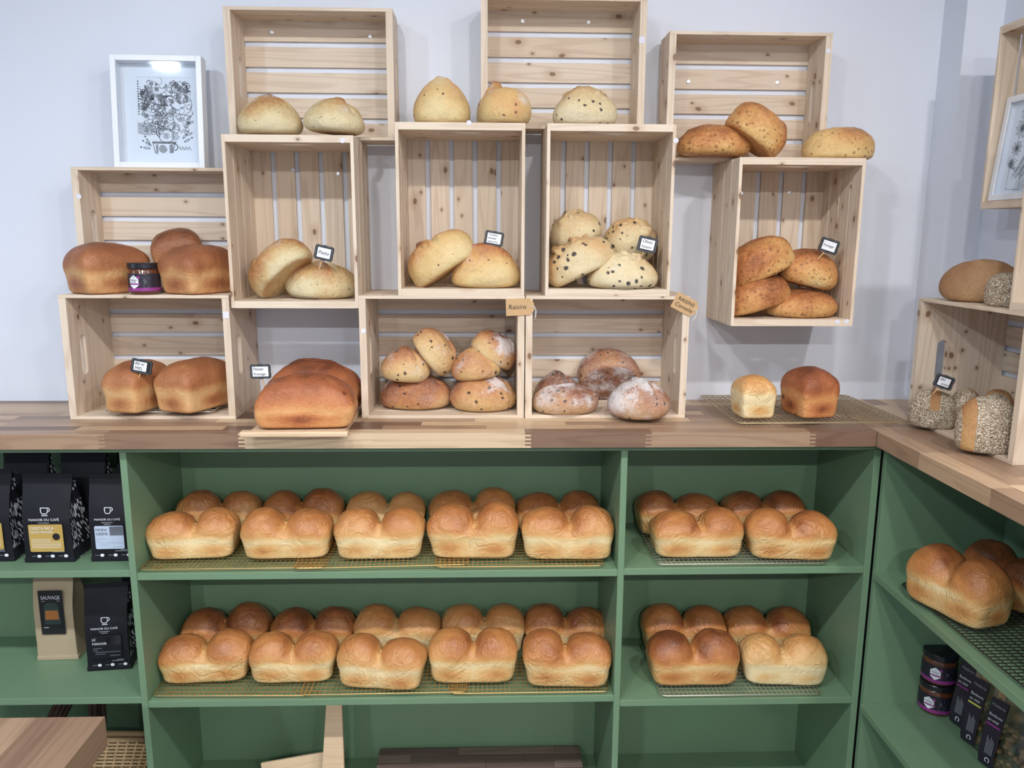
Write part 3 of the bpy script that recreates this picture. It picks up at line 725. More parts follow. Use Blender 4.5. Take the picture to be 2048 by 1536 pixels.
# olives
OL = dict(crags=3., amp=.034)
boule('round_loaf', 'olive loaf with craggy top alone on the Olives crate', 'olive', (1105, 1235, 171, 247), CONE, sup=TC+.001, y=-.18, dims=(.175, .15, .115), seed=80, tone=-.05, **OL)
boule('round_loaf', 'olive loaf lying tilted at the back, highest in the Olives crate', 'olive', (1100, 1205, 418, 502), BOULE, (0, -22, 0), y=-.10, dims=(.16, .14, .10), seed=81, ratio=1, tone=-.02, **OL)
boule('round_loaf', 'olive loaf at the back, behind the Olives Romarin sign', 'olive', (1205, 1316, 436, 524), BOULE, (30, 8, 0), y=-.085, dims=(.16, .14, .115), seed=82, ratio=1, tone=0, **OL)
boule('round_loaf', 'long olive loaf leaning on another in front inside the Olives crate', 'olive', (1092, 1230, 467, 576), FLAT, (0, -27, -10), y=-.185, dims=(.20, .14, .098), seed=83, ratio=1, tone=.02, **OL)
boule('round_loaf', 'olive loaf with floury crest on the crate floor, below the Olives sign', 'olive', (1174, 1316, 500, 578), CONE, sup=ZC, dims=(.20, .15, .115), seed=84, tone=-.03, **OL)
# cheese
boule('round_loaf', 'orange cheese loaf resting before the shallow crate, lower of the leaning pair', 'cheese', (1353, 1504, 248, 328), BOULE, sup=.7215+TS, y=-.135, dims=(.20, .16, .115), seed=85, tone=0.11)
boule('round_loaf', 'orange cheese loaf tilted against another above the Fromage crate', 'cheese', (1446, 1578, 207, 316), FLAT, (0, 36, 0), y=-.17, dims=(.185, .16, .105), seed=86, ratio=1, tone=0.14, slash=(1.2, -.03, .05))
boule('round_loaf', 'pale yellow cheese loaf lying alone on the Fromage crate corner', 'cheesepale', (1602, 1750, 254, 316), FLAT, (0, 0, 0), sup=TG+.001, y=-.18, dims=(.20, .15, .09), seed=87, tone=.0, slash=(.6, .12, .05))
boule('round_loaf', 'cheese loaf leaning at top of the pile in the Fromage crate', 'cheese', (1452, 1587, 468, 578), FLAT, (0, -24, 0), y=-.15, dims=(.20, .15, .102), seed=88, ratio=1, tone=0.07)
boule('round_loaf', 'cheese loaf holding the Fromage sign', 'cheese', (1553, 1675, 496, 582), BOULE, (0, 14, 0), y=-.15, dims=(.18, .15, .11), seed=89, ratio=1, tone=0.03)
boule('round_loaf', 'cheese loaf leaning low at the crate side, under the topmost one', 'cheese', (1450, 1577, 545, 636), FLAT, (0, -18, 0), y=-.165, dims=(.19, .15, .086), seed=90, ratio=1, tone=0.11)
boule('round_loaf', 'cheese loaf lying on the Fromage crate floor, bottom of the pile', 'cheese', (1525, 1676, 577, 636), BOULE, sup=ZG, dims=(.20, .15, .085), seed=91, tone=0.13)
# raisins
boule('round_loaf', 'reddish raisin loaf on the crate floor, beside the crate side with hand hole', 'raisin', (760, 904, 746, 820), BOULE, sup=TS, dims=(.20, .14, .105), seed=92, tone=0.18, slash=(1.2, -.08, .06))
boule('round_loaf', 'floury raisin loaf on the crate floor, under the Raisins tag', 'raisin', (899, 1033, 744, 824), BOULE, sup=TS, dims=(.19, .14, .11), seed=93, slash=(.9, .05, .06), tone=0.12)
boule('round_loaf', 'raisin loaf with white flour patch, lying on the reddish one', 'raisin', (757, 866, 695, 762), BOULE, (0, 5, 10), y=-.165, dims=(.15, .13, .10), seed=94, ratio=1, tone=-0.20, slash=(.4, -.02, .09))
boule('round_loaf', 'raisin loaf standing tilted at the top of the raisin pile', 'raisin', (825, 913, 655, 752), FLAT, (0, 52, 0), y=-.145, dims=(.155, .13, .085), seed=95, ratio=1, slash=(.9, .1, .10), tone=-0.16)
boule('round_loaf', 'conical raisin loaf on the floury one, middle of the raisin pile', 'raisin', (899, 1006, 696, 760), CONE, (0, -8, 0), y=-.165, dims=(.155, .13, .10), seed=96, ratio=1, tone=-0.10)
boule('round_loaf', 'browned raisin loaf tilted at the top, touching the crate side', 'raisin', (941, 1034, 660, 739), FLAT, (0, 34, 0), y=-.145, dims=(.155, .13, .085), seed=97, ratio=1, slash=(.7, .15, .12), tone=0.02)
# cinnamon raisin
boule('round_loaf', 'cinnamon loaf half hidden behind the floury one at the crate side', 'cannelle', (1066, 1165, 740, None), CONE, sup=TS, y=-.115, dims=(.15, .12, .12), seed=98, tone=0.08, slash=(.7, 0, .12))
boule('round_loaf', 'floury cinnamon loaf with split top at the front of its crate', 'cannelle', (1063, 1197, 766, 830), BOULE, sup=TS, dims=(.19, .14, .09), seed=99, tone=-.12, slash=(1.9, .0, .10))
boule('round_loaf', 'cinnamon loaf tipped back at the rear showing its floury base', 'cannelle', (1153, 1284, 698, 798), FLAT, (-58, 0, 0), y=-.085, dims=(.185, .15, .11), seed=100, ratio=1, tone=0.14)
boule('round_loaf', 'dark floury cinnamon loaf jutting over the front edge of its crate', 'cannelle', (1214, 1341, 753, 840), BOULE, sup=TS, dims=(.17, .14, .12), seed=101, tone=0.06, slash=(.5, -.02, .12))
# wheat loaves on the corner
SD = dict(amp=.015, nf=10.)
boule('seeded_loaf', 'seeded loaf with the Blé entier sign stuck in it', 'seeded', (1815, 1914, 779, 859), FLAT, (0, 0, -35), sup=TS, dims=(.17, .12, .11), seed=102, band=.06, **SD)
boule('seeded_loaf', 'seeded loaf at the back of the corner crate, behind the sign', 'seeded', (1893, 1962, 776, None), FLAT, (0, 0, 40), sup=TS, y=-.40, dims=(.16, .11, .105), seed=103, band=.1, **SD)
boule('seeded_loaf', 'dark seeded loaf deep in the corner crate, mostly hidden', 'seeded', (1955, 2030, 778, None), FLAT, (0, 0, 50), sup=TS, y=-.48, dims=(.16, .11, .11), seed=104, band=-.1, **SD)
boule('seeded_loaf', 'big pale seeded loaf at the front of the corner crate', 'seeded', (1908, 2040, 792, 909), FLAT, (0, 0, -20), sup=TS, dims=(.19, .13, .135), seed=105, band=-.33, **SD)
boule('oval_loaf', 'smooth brown oval wheat loaf on top of the corner crate', 'batard', (1877, 2050, 518, 606), BOULE, (0, 0, -40), sup=CW+.001, y=-.43, dims=(.24, .12, .11), seed=106, tone=.12, amp=.012)
boule('seeded_loaf', 'small seeded loaf on the corner crate beside the smooth oval one', 'seeded', (1967, 2060, 545, 612), FLAT, (0, 0, -60), sup=CW+.001, y=-.56, dims=(.17, .11, .105), seed=107, band=.4, **SD)

# ------------------------------------------------------------------ cooling racks
def rack(label, loc, w, d, mat, rz=0., pitch=.0128, h=.012, group='wire cooling racks', tilt=0.):
    """loc: middle of the front edge, top of the wires is h above loc z"""
    t = thing('cooling_rack', label, 'rack', loc, (0, tilt, rz), group)
    wr = .0008
    MB().tube([(x, y+d/2, h-.002) for x, y in rrect(w, d, .015, 4)], .0019, 6, True).build('rim', mat, t, smooth=True)
    b = MB(); n = int(w/pitch)
    for i in range(1, n):
        x = -w/2+w*i/n; b.box((x-wr, .0015, h-.0022), (x+wr, d-.0015, h), 1)
    m = max(4, int(d/(pitch*1.5)))
    for j in range(1, m):
        y = d*j/m; b.box((-w/2+.001, y-wr, h-.0040), (w/2-.001, y+wr, h-.0022), 0)
    b.build('wire_grid', mat, t)
    for sx in (-1, 1):
        for yy in (.03, d-.03):
            x = sx*(w/2-.04)
            MB().tube([(x-.012, yy, h-.003), (x-.006, yy, .0012), (x+.006, yy, .0012), (x+.012, yy, h-.003)], .0013, 5).build('foot', mat, t)
    return t
rack('gold wire rack on the upper shelf, next to the coffee bags', (-.130, -.381, -.4015), .50, .32, 'gold', .01)
rack('gold wire rack on the upper shelf, overlapping both its neighbours', (.278, -.381, -.3992), .475, .32, 'gold', .04)
rack('gold wire rack on the upper shelf, next to the central divider', (.660, -.383, -.4012), .467, .32, 'gold', 0.)
rack('gold wire rack on the lower shelf, next to the coffee bags', (-.158, -.378, -.7855), .44, .32, 'gold', -.02)
rack('gold wire rack on the lower shelf, overlapping both its neighbours', (.275, -.381, -.7832), .47, .32, 'gold', .01)
rack('gold wire rack on the lower shelf, next to the central divider', (.692, -.383, -.7852), .455, .32, 'gold', 0.)
rack('silver wire rack in the upper narrow bay under four loaves', (1.285, -.383, -.3985), .48, .32, 'steel', 0.)
rack('silver wire rack in the lower narrow bay under four loaves', (1.305, -.383, -.8015), .47, .32, 'steel', 0.)
rack('brass toned wire rack on the worktop corner under two small loaves', (1.483, -.383, .001), .472, .375, 'goldpale', .012, .0165, .016)
rack('silver wire rack on the floor of the honey loaf crate', (-.352, -.245, TS), .30, .22, 'steel', 0., .02)
rack('dark wire rack on the corner shelf under the lengthwise loaves', (1.665, -.93, -.4015), .84, .30, 'darkwire', -PI/2)

# ------------------------------------------------------------------ small serving board under the cheese loaves
t = thing('serving_board', 'small pale wooden board with raised lip under the big cheese loaves', 'board', (.085, -.372, 0))
MB().box((-.125, -.078, .001), (.118, .24, .013), 1, .1).build('board', 'pale_pine', t, bevel=.002)
MB().box((-.145, -.098, .001), (.130, -.079, .0155), 0, .0).build('front_lip', 'pale_pine', t, bevel=.004)

# ------------------------------------------------------------------ signs
def sign(label, c, y, rolldeg, lines, w=.055, h=.040, stick=.05, paper=(1., 1.), yawdeg=0., poff=0., stick_lean=0.):
    """c: pixel of the plate centre, y: depth"""
    P = at(c[0], c[1], y=y)
    t = thing('price_sign', label, 'sign', P, (0, math.radians(rolldeg), math.radians(yawdeg)), 'chalkboard bread signs')
    # scalloped plate outline
    def outline(k):
        a, b = w/2*k, h/2*k; r = .007*k; pts = []
        for qx, qy in ((1, 1), (-1, 1), (-1, -1), (1, -1)):
            cx, cy = qx*(a-r), qy*(b-r); a0 = {(1, 1): 0, (-1, 1): 90, (-1, -1): 180, (1, -1): 270}[(qx, qy)]
            for i in range(6):
                an = math.radians(a0+18*i); pts.append((cx+r*math.cos(an), cy+r*math.sin(an)))
            if (qx, qy) == (1, 1): pts += [(a*.35, b*.97), (a*.12, b*1.05), (-a*.12, b*1.05), (-a*.35, b*.97)]
            if (qx, qy) == (-1, 1): pts += [(-a*1.0, b*.25), (-a*.97, 0), (-a*1., -b*.25)]
            if (qx, qy) == (-1, -1): pts += [(-a*.35, -b*.97), (-a*.12, -b*1.05), (a*.12, -b*1.05), (a*.35, -b*.97)]
            if (qx, qy) == (1, -1): pts += [(a, -b*.25), (a*.97, 0), (a, b*.25)]
        return pts
    board = MB().prism(outline(1.), 0, .0022, FRONT(.001)).build('board', 'black', t, bevel=.0004)
    ol = outline(.88); ol.append(ol[0])
    MB().ribbon(ol, .0006, .0026, FRONT(.001)).build('border_line', 'greyink', board, recalc=False)
    pw, ph = w*.70*paper[0], h*.66*paper[1]
    MB().prism(rrect(pw, ph, .001, 2, poff, 0), .0022, .0026, FRONT(.001)).build('paper', 'paper', t)
    n = len(lines)
    for i, (s, size, dx, mt) in enumerate(lines):
        zz = (n-1)/2*ph/n-(i)*ph/n
        lettering(t, s, size, (poff-pw/2+.0025+dx, -.0019, zz), mat='ink', shear=.18, sx=.92, bold=.00012)
    MB().tube([(stick_lean*.2, .0018, -h*.35), (stick_lean, .004, -h*.4-stick)], .0016, 6).build('stick', 'stick', t)
    return t
sign('chalkboard sign reading Blé et Miel on a honey loaf', (283.5, 733), -.285, 12, [('Blé et', .0112, 0, 0), ('MIEL', .0118, 0, 0)], paper=(.86, 1.), poff=-.0035, stick=.025, w=.057, h=.039, stick_lean=-.006)
sign('chalkboard sign reading Fesses Fromage beside the big cheese loaf', (521, 743), -.345, -1, [('Fesses', .0112, 0, 0), ('Fromage', .0100, .000, 0)], stick=.030, w=.055, h=.039, paper=(1.1, 1.05), stick_lean=.008)
sign('chalkboard sign reading Pesto in the pesto crate', (648, 506), -.225, 13, [('Pesto', .0140, .0005, 0)], stick=.03, w=.052, h=.041, stick_lean=-.006)
sign('chalkboard sign reading Tomates séchées herbes Prov in the tomato crate', (988, 477), -.20, 10, [('Tomates', .0080, 0, 0), ('séchées', .0080, 0, 0), ('herbes Prov.', .0066, 0, 0)], stick=.03, w=.053, h=.040, paper=(1.05, 1.05), stick_lean=-.003)
sign('chalkboard sign reading Olives Romarin in the olive crate', (1295, 489), -.215, 12, [('Olives', .0118, .001, 0), ('Romarin', .0090, .001, 0)], stick=.022, w=.055, h=.043, stick_lean=-.010)
sign('chalkboard sign reading fromage in the cheese crate', (1658, 492), -.215, 17, [('fromage', .0098, .0, 0)], stick=.028, w=.056, h=.040, stick_lean=-.016)
sign('chalkboard sign reading Blé entier on a seeded corner loaf', (1888, 764), -.45, 17, [('Blé', .0105, 0, 0), ('entier', .0088, .006, 0)], stick=.024, w=.047, h=.036, yawdeg=-18, paper=(.86, .95), stick_lean=-.012)

def kraft_tag(label, c, y, roll, lines, w=.078, h=.047):
    P = at(c[0], c[1], y=y)
    t = thing('kraft_tag', label, 'tag', P, (0, math.radians(roll), 0))
    a, b = w/2, h/2
    MB().prism([(-a, -b), (a-.012, -b), (a, -b+.014), (a, b-.014), (a-.012, b), (-a, b)], 0, .0009, FRONT()).build('card', 'kraft', t)
    MB().prism(rrect(.009, .009, .0044, 5, a-.010, 0), .0009, .0013, FRONT()).build('eyelet', 'kraft', t)
    for i, (s, size, dx, zz) in enumerate(lines):
        lettering(t, s, size, (-a+.006+dx, -.0012, zz), shear=.15, bold=.0001)
    b = MB()
    b.tube([(a-.010, -.002, 0), (a-.002, -.003, .002), (a+.004, -.003, -.008), (a+.002, -.002, -.028), (a+.003, -.002, -.036)], .0009, 5)
    b.tube([(a-.010, -.002, 0), (a+.001, -.002, .000), (a+.006, -.002, -.012), (a+.004, -.002, -.030)], .0009, 5)
    b.build('string', 'string', t, smooth=True)
    return t
kraft_tag('kraft tag reading Raisins with a string, between the two bottom crates', (1040, 614), -.2565, -2, [('Raisins', .0185, 0, 0)])
kraft_tag('kraft tag reading Raisins Cannelle with a string, at a crate corner', (1371, 610), -.2575, 27, [('RAISINS', .0145, .002, .0085), ('Cannelle', .0155, .001, -.0085)], w=.072, h=.046)

# ------------------------------------------------------------------ framed drawings
def arc(cx, cy, r, a0, a1, n=18, ry=None):
    return [(cx+r*math.cos(math.radians(a0+(a1-a0)*i/n)), cy+(ry or r)*math.sin(math.radians(a0+(a1-a0)*i/n))) for i in range(n+1)]
def spiral(cx, cy, r, turns, n=40, ph=0):
    return [(cx+r*i/n*math.cos(ph+turns*2*PI*i/n), cy+r*i/n*math.sin(ph+turns*2*PI*i/n)) for i in range(n+1)]
def leafs(x, y, l, w, a):
    ca, sa = math.cos(a), math.sin(a); A = []
    for k in range(13):
        t = k/12; A.append((t*l, w*math.sin(PI*t)))
    B = [(p, -q) for p, q in A]
    f = lambda P: [(x+p*ca-q*sa, y+p*sa+q*ca) for p, q in P]
    return [f(A), f(B), f([(0, 0), (l*.9, 0)])]
def eye(x, y, r):
    return [arc(x, y-r*.4, r*1.25, 25, 155), arc(x, y+r*.4, r*1.25, 205, 335), arc(x, y, r*.55, 0, 360), arc(x, y, r*.25, 0, 360), arc(x, y+r*.5, r*1.5, 30, 150)]
def doodle_cup(W, H):
    """crowded pen doodle of faces, feathers and sprouts rising from a cup; unit: metres, origin at centre"""
    rg = random.Random(5); L = []; S = lambda x, y: ((x-.5)*W, (y-.5)*H)
    sx = W
    def add(P, w=1.): L.append((P, w))
    def u(P): return [S(x, y/1.36) for x, y in P]
    # big cheeked face, upper side
    for P in (arc(.80, .90, .19, 100, 390, 26), arc(.72, .93, .13, 150, 330), arc(.80, .98, .06, 200, 340)): add(u(P), 1.3)
    for ex, ey, r in ((.73, .98, .045), (.90, .99, .055), (.20, .93, .05), (.34, .68, .045), (.50, .33, .055)):
        for P in eye(ex, ey, r): add(u(P), 1.2)
    for k in range(9): add(u([(.60+k*.035, 1.08+.01*math.sin(k)), (.585+k*.04, 1.17+.05*(k % 2)), (.62+k*.035, 1.08)]), 1.2)
    for k in range(6): add(u(arc(.52+k*.018, .95, .10, 60, 240)), 1.6)
    # bird head with crest
    add(u(arc(.28, .90, .15, -40, 200)), 1.4); add(u(arc(.24, .86, .17, 180, 330)), 1.3)
    for k in range(10): add(u([(.16+k*.03, 1.02+.02*math.sin(k*2)), (.18+k*.03, 1.09)]), 1.)
    # diamond face
    add(u([(.26, .66), (.36, .77), (.46, .66), (.42, .55), (.30, .53), (.26, .66)]), 1.4)
    # round face in lower middle
    add(u(arc(.50, .33, .13, 0, 360, 30)), 1.6); add(u(arc(.42, .40, .10, 20, 250)), 2.4); add(u(arc(.42, .40, .06, 20, 250)), 2.); add(u(spiral(.66, .33, .075, 3)), 1.2)
    # cup
    add(u([(.24, .22), (.68, .22), (.66, .20), (.25, .20), (.24, .22)]), 2.2); add(u([(.25, .20), (.29, .02), (.34, 0)]), 1.6); add(u([(.66, .20), (.60, .02)]), 1.6)
    add(u(arc(.64, .13, .06, -90, 110)), 2.2); add(u(spiral(.43, .10, .075, 4, 60)), 1.5)
    for k in range(7): add(u([(.30, .03+k*.022), (.345, .035+k*.022)]), 2.); add(u([(.55, .03+k*.022), (.62, .04+k*.022)]), 2.)
    # feathers
    for k in range(9): add(u(arc(.10+.01*k, .62-.025*k, .22, 190, 320, 14, .07)), 1.3)
    for k in range(8):
        for P in leafs(*[.30, .97], .26+.02*(k % 3), .022, math.radians(100+k*11)): add(u(P), 1.)
    # curls
    for (x, y, r, n) in ((.48, .72, .09, 2.5), (.58, .66, .10, 2), (.62, .76, .07, 2.5), (.36, 1.16, .045, 2), (.36, 1.25, .03, 2), (.18, 1.20, .05, 2), (.88, 1.28, .05, 2), (.72, 1.26, .04, 2), (.54, 1.22, .035, 2), (.80, .62, .05, 2), (.86, .50, .045, 1.5), (.84, .42, .04, 1.5)):
        add(u(spiral(x, y, r, n, 36, rg.uniform(0, 6))), 1.2)
    for k in range(130):
        x, y = rg.uniform(.05, .95), rg.uniform(.40, 1.32)
        if (x-.5)**2+(y-.85)**2 > .34: continue
        add(u(arc(x, y, rg.uniform(.02, .07), rg.uniform(0, 360), rg.uniform(380, 560))), rg.uniform(.8, 1.5))
    for k in range(30):
        x, y, a = rg.uniform(.05, .9), rg.uniform(.5, 1.25), rg.uniform(0, PI)
        for j in range(6): add(u([(x+j*.011*math.sin(a), y-j*.011*math.cos(a)), (x+j*.011*math.sin(a)+.06*math.cos(a), y-j*.011*math.cos(a)+.06*math.sin(a))]), .9)
    # diagonal bars, triangles
    for k in range(5): add(u([(.62+k*.02, 1.30), (.86+k*.02, 1.12)]), 1.)
    add(u([(.80, 1.12), (.90, 1.24), (.98, 1.12), (.80, 1.12)]), 1.6); add(u([(.90, 1.24), (.92, 1.14), (.97, 1.13)]), 4.)
    # sprouts with dots
    for (x, y, a) in ((.22, .15, 2.6), (.20, .17, 2.1), (.20, .10, 3.0), (.82, .22, .5), (.80, .28, .9), (.86, .34, .4), (.90, .56, .3), (.88, .62, .7)):
        for P in leafs(x, y, .13, .02, a): add(u(P), 1.)
        add(u(arc(x+.17*math.cos(a), y+.17*math.sin(a), .006, 0, 360, 8)), 3.2)
    for k in range(14): add(u(arc(.02, 1.30-k*.045, .004, 0, 360, 6)), 3.)
    add(u([(.72+.012*k, .11+.035*math.sin(k*1.3)) for k in range(20)]), 1.3)
    return L
def doodle_flower(W, H):
    rg = random.Random(9); L = []
    S = lambda P: [((x-.5)*W, (y-.5)*H) for x, y in P]
    def add(P, w=1.): L.append((S(P), w))
    for fx, fy, r in ((.28, .90, .13), (.24, .72, .15), (.20, .50, .11), (.72, .85, .14), (.14, .33, .07), (.8, .55, .12), (.65, .2, .1)):
        for k in range(9):
            for P in leafs(fx, fy, r, r*.22, 2*PI*k/9+.2): add([(x, fy+(y-fy)*.8) for x, y in P], 1.)
        add(arc(fx, fy, r*.2, 0, 360), 3.); add(spiral(fx, fy, r*.15, 3), 1.2)
    for k in range(14):   # hair
        add([(.62+.018*k-.42*t**1.6, .95-.78*t+.02*math.sin(6*t+k)) for t in [i/20 for i in range(21)]], 1.1)
    for k in range(6): add(arc(.55+.03*k, .40, .12, 200, 330), 1.)
    add([(.12, .28), (.12, .04), (.42, .02), (.38, .27), (.12, .28)], 1.2)
    for k in range(5): add([(.30+.05*k, .02), (.45+.04*k, .30)], 1.3)
    for k in range(4): add(arc(.12+.05*k, .36-.02*k, .06, 90, 320), 1.3)
    return L
def frame(label, loc, rot, w, h, depth, border, art, dfun, pen, matgap):
    """frame stands on loc (bottom centre of the front), faces local -y"""
    t = thing('picture_frame', label, 'picture', loc, rot)
    b = MB()
    for (lo, hi) in (((-w/2, 0, 0), (-w/2+border, depth, h)), ((w/2-border, 0, 0), (w/2, depth, h)), ((-w/2+border, 0, 0), (w/2-border, depth, border)), ((-w/2+border, 0, h-border), (w/2-border, depth, h))):
        b.box(lo, hi)
    b.build('frame', 'white', t, bevel=.0012)
    MB().box((-w/2+border, depth-.006, border), (w/2-border, depth-.001, h-border)).build('backing', 'paper', t)
    aw, ah, ax, az = art
    mat_ = MB()
    x0, x1, z0, z1 = -w/2+border, w/2-border, border, h-border; yy = depth-.0075
    for (lo, hi) in (((x0, yy, z0), (ax-aw/2, yy+.0015, z1)), ((ax+aw/2, yy, z0), (x1, yy+.0015, z1)), ((ax-aw/2, yy, z0), (ax+aw/2, yy+.0015, az-ah/2)), ((ax-aw/2, yy, az+ah/2), (ax+aw/2, yy+.0015, z1))):
        mat_.box(lo, hi)
    mat_.build('mount', 'paper', t)
    d = MB()
    for P, wd in dfun(aw*.98, ah*.98):
        d.ribbon([(p[0]+ax, p[1]+az) for p in P], pen*wd, 0, lambda p: (p[0], depth-.0063, p[1]))
    d.build('drawing', 'pencil', t, recalc=False)
    g = .004
    MB().box((x0, g, z0), (x1, g+.0015, z1)).build('glass', 'glass', t)
    return t
fl = at(232, 326, y=-.118); fr = at(409, 328, y=-.118)
frame('white framed pen doodle with a cup, standing on the shallow crate', ((fl[0]+fr[0])/2-.003, -.118, 2*CW+.0005), (math.radians(-5.1), 0, math.radians(1.4)), fr[0]-fl[0]+.004, .306, .040, .0155, (.155, .214, .010, .148), doodle_cup, .0011, 0)
frame('white framed flower drawing leaning in the crate on the right wall', (1.893, -.442, .585+TE+.001), (math.radians(-5), 0, math.radians(-90)), .215, .262, .022, .016, (.178, .225, 0, .131), doodle_flower, .0010, 0)

# ------------------------------------------------------------------ jars
def jar(label, loc, rz, r=.042, h=.087, group=None):
    t = thing('jam_jar', label, 'jar', loc, (0, 0, rz), group)
    MB().lathe([(r*.80, 0), (r*.92, .003), (r*.97, .010), (r*.97, h*.60), (r*.96, h*.68), (r*.92, h*.74), (r*.92, h*.80)], 48).build('glass_body', 'jam', t, smooth=False)
    for p in t.children[0].data.polygons: p.use_smooth = len(p.vertices) == 4
    lidm = MB().lathe([(r*.96, h*.81), (r*.98, h*.82), (r*.98, h*.965), (r*.95, h*.985), (r*.6, h*.99)], 48).build('lid', 'lid', t)
    R = r*.985
    lab = MB(); n = 40; V = []; F = []
    for i in range(n+1):
        a = math.radians(-230+280*i/n)
        for z in (.012+h*.085, h*.66): V.append((R*math.cos(a), R*math.sin(a), z))
    for i in range(n): F.append([2*i, 2*i+2, 2*i+3, 2*i+1])
    lb = lab.add(V, F).build('label', 'darklabel', t, smooth=True)
    V = []; F = []
    for i in range(n+1):
        a = math.radians(-230+280*i/n)
        for z in (.010, .012+h*.085): V.append((R*math.cos(a), R*math.sin(a), z))
    for i in range(n): F.append([2*i, 2*i+2, 2*i+3, 2*i+1])
    MB().add(V, F).build('band', 'magenta', lb, smooth=True)
    def wrap(k=1.004):   # drawing plane -> label cylinder, centre facing -y
        return lambda p: (R*k*math.sin(p[0]/R), -R*k*math.cos(p[0]/R), p[1])
    cz = h*.40; hw = .0135; hh = .0185; cx = -.012
    hexa = [(cx, cz-hh), (cx+hw, cz-hh*.5), (cx+hw, cz+hh*.5), (cx, cz+hh), (cx-hw, cz+hh*.5), (cx-hw, cz-hh*.5)]
    b = MB(); X = wrap()
    for s in range(12):      # curved hexagon, in vertical strips
        xa = cx-hw+2*hw*s/12; xb = cx-hw+2*hw*(s+1)/12
        f = lambda x: hh-(abs(x-cx)/hw)*hh*.5
        b.add([X((xa, cz-f(xa), 0)), X((xb, cz-f(xb), 0)), X((xb, cz+f(xb), 0)), X((xa, cz+f(xa), 0))], [[0, 1, 2, 3]])
    b.build('hexagon', 'paper', lb)
    X2 = wrap(1.008); b = MB()
    for (za, zb) in ((-.0075, -.0035),):
        for s in range(8):
            xa = cx-hw+ (2*hw+.004)*s/8; xb = cx-hw+(2*hw+.004)*(s+1)/8
            b.add([X2((xa, cz+za, 0)), X2((xb, cz+za, 0)), X2((xb, cz+zb, 0)), X2((xa, cz+zb, 0))], [[0, 1, 2, 3]])
    pts = arc(cx+.0135, cz+.0125, .0042, 0, 360, 14)
    b.add([X2((x, z, 0)) for x, z in pts[:-1]], [list(range(14))])
    b.build('stripe', 'magenta', lb)
    b = MB(); rg = random.Random(3)
    for k in range(9):
        z = cz+.012-k*.0035; x = .012+.004*abs(math.sin(k*1.4)); e = x+.011+.005*math.cos(k)
        X3 = wrap(1.004); b.add([X3((x, z, 0)), X3((e, z, 0)), X3((e, z+.0009, 0)), X3((x, z+.0009, 0))], [[0, 1, 2, 3]])
    b.build('fine_lettering', 'greyink', lb)
    b = MB(); X3 = wrap(1.012)
    b.ribbon([(cx-.003+.0012*k, cz+.0125+.0012*math.sin(k*2)) for k in range(6)], .001, 0, X3)
    b.build('bee_mark', 'ink', lb)
    a = cx/R
    for s, size, dz in (('Miellerie', .0058, .0055), ('Prunelle', .0045, 0.)):
        lettering(lb, s, size, (R*1.016*math.sin(a), -R*1.016*math.cos(a), cz+dz), (PI/2, 0, a), 'pencil', .2, 'CENTER', bold=.00005)
    return t
jar('jam jar with black lid and plum label between two brown loaves', (-.3745, -.215, CW), .0)
jar('lower jam jar of the stack on the corner shelf', (1.842, -.437, -.808), math.radians(-38), group=None, r=.046, h=.092)
jar('upper jam jar of the stack on the corner shelf', (1.842, -.438, -.808+.0915), math.radians(-28), group=None, r=.046, h=.092)

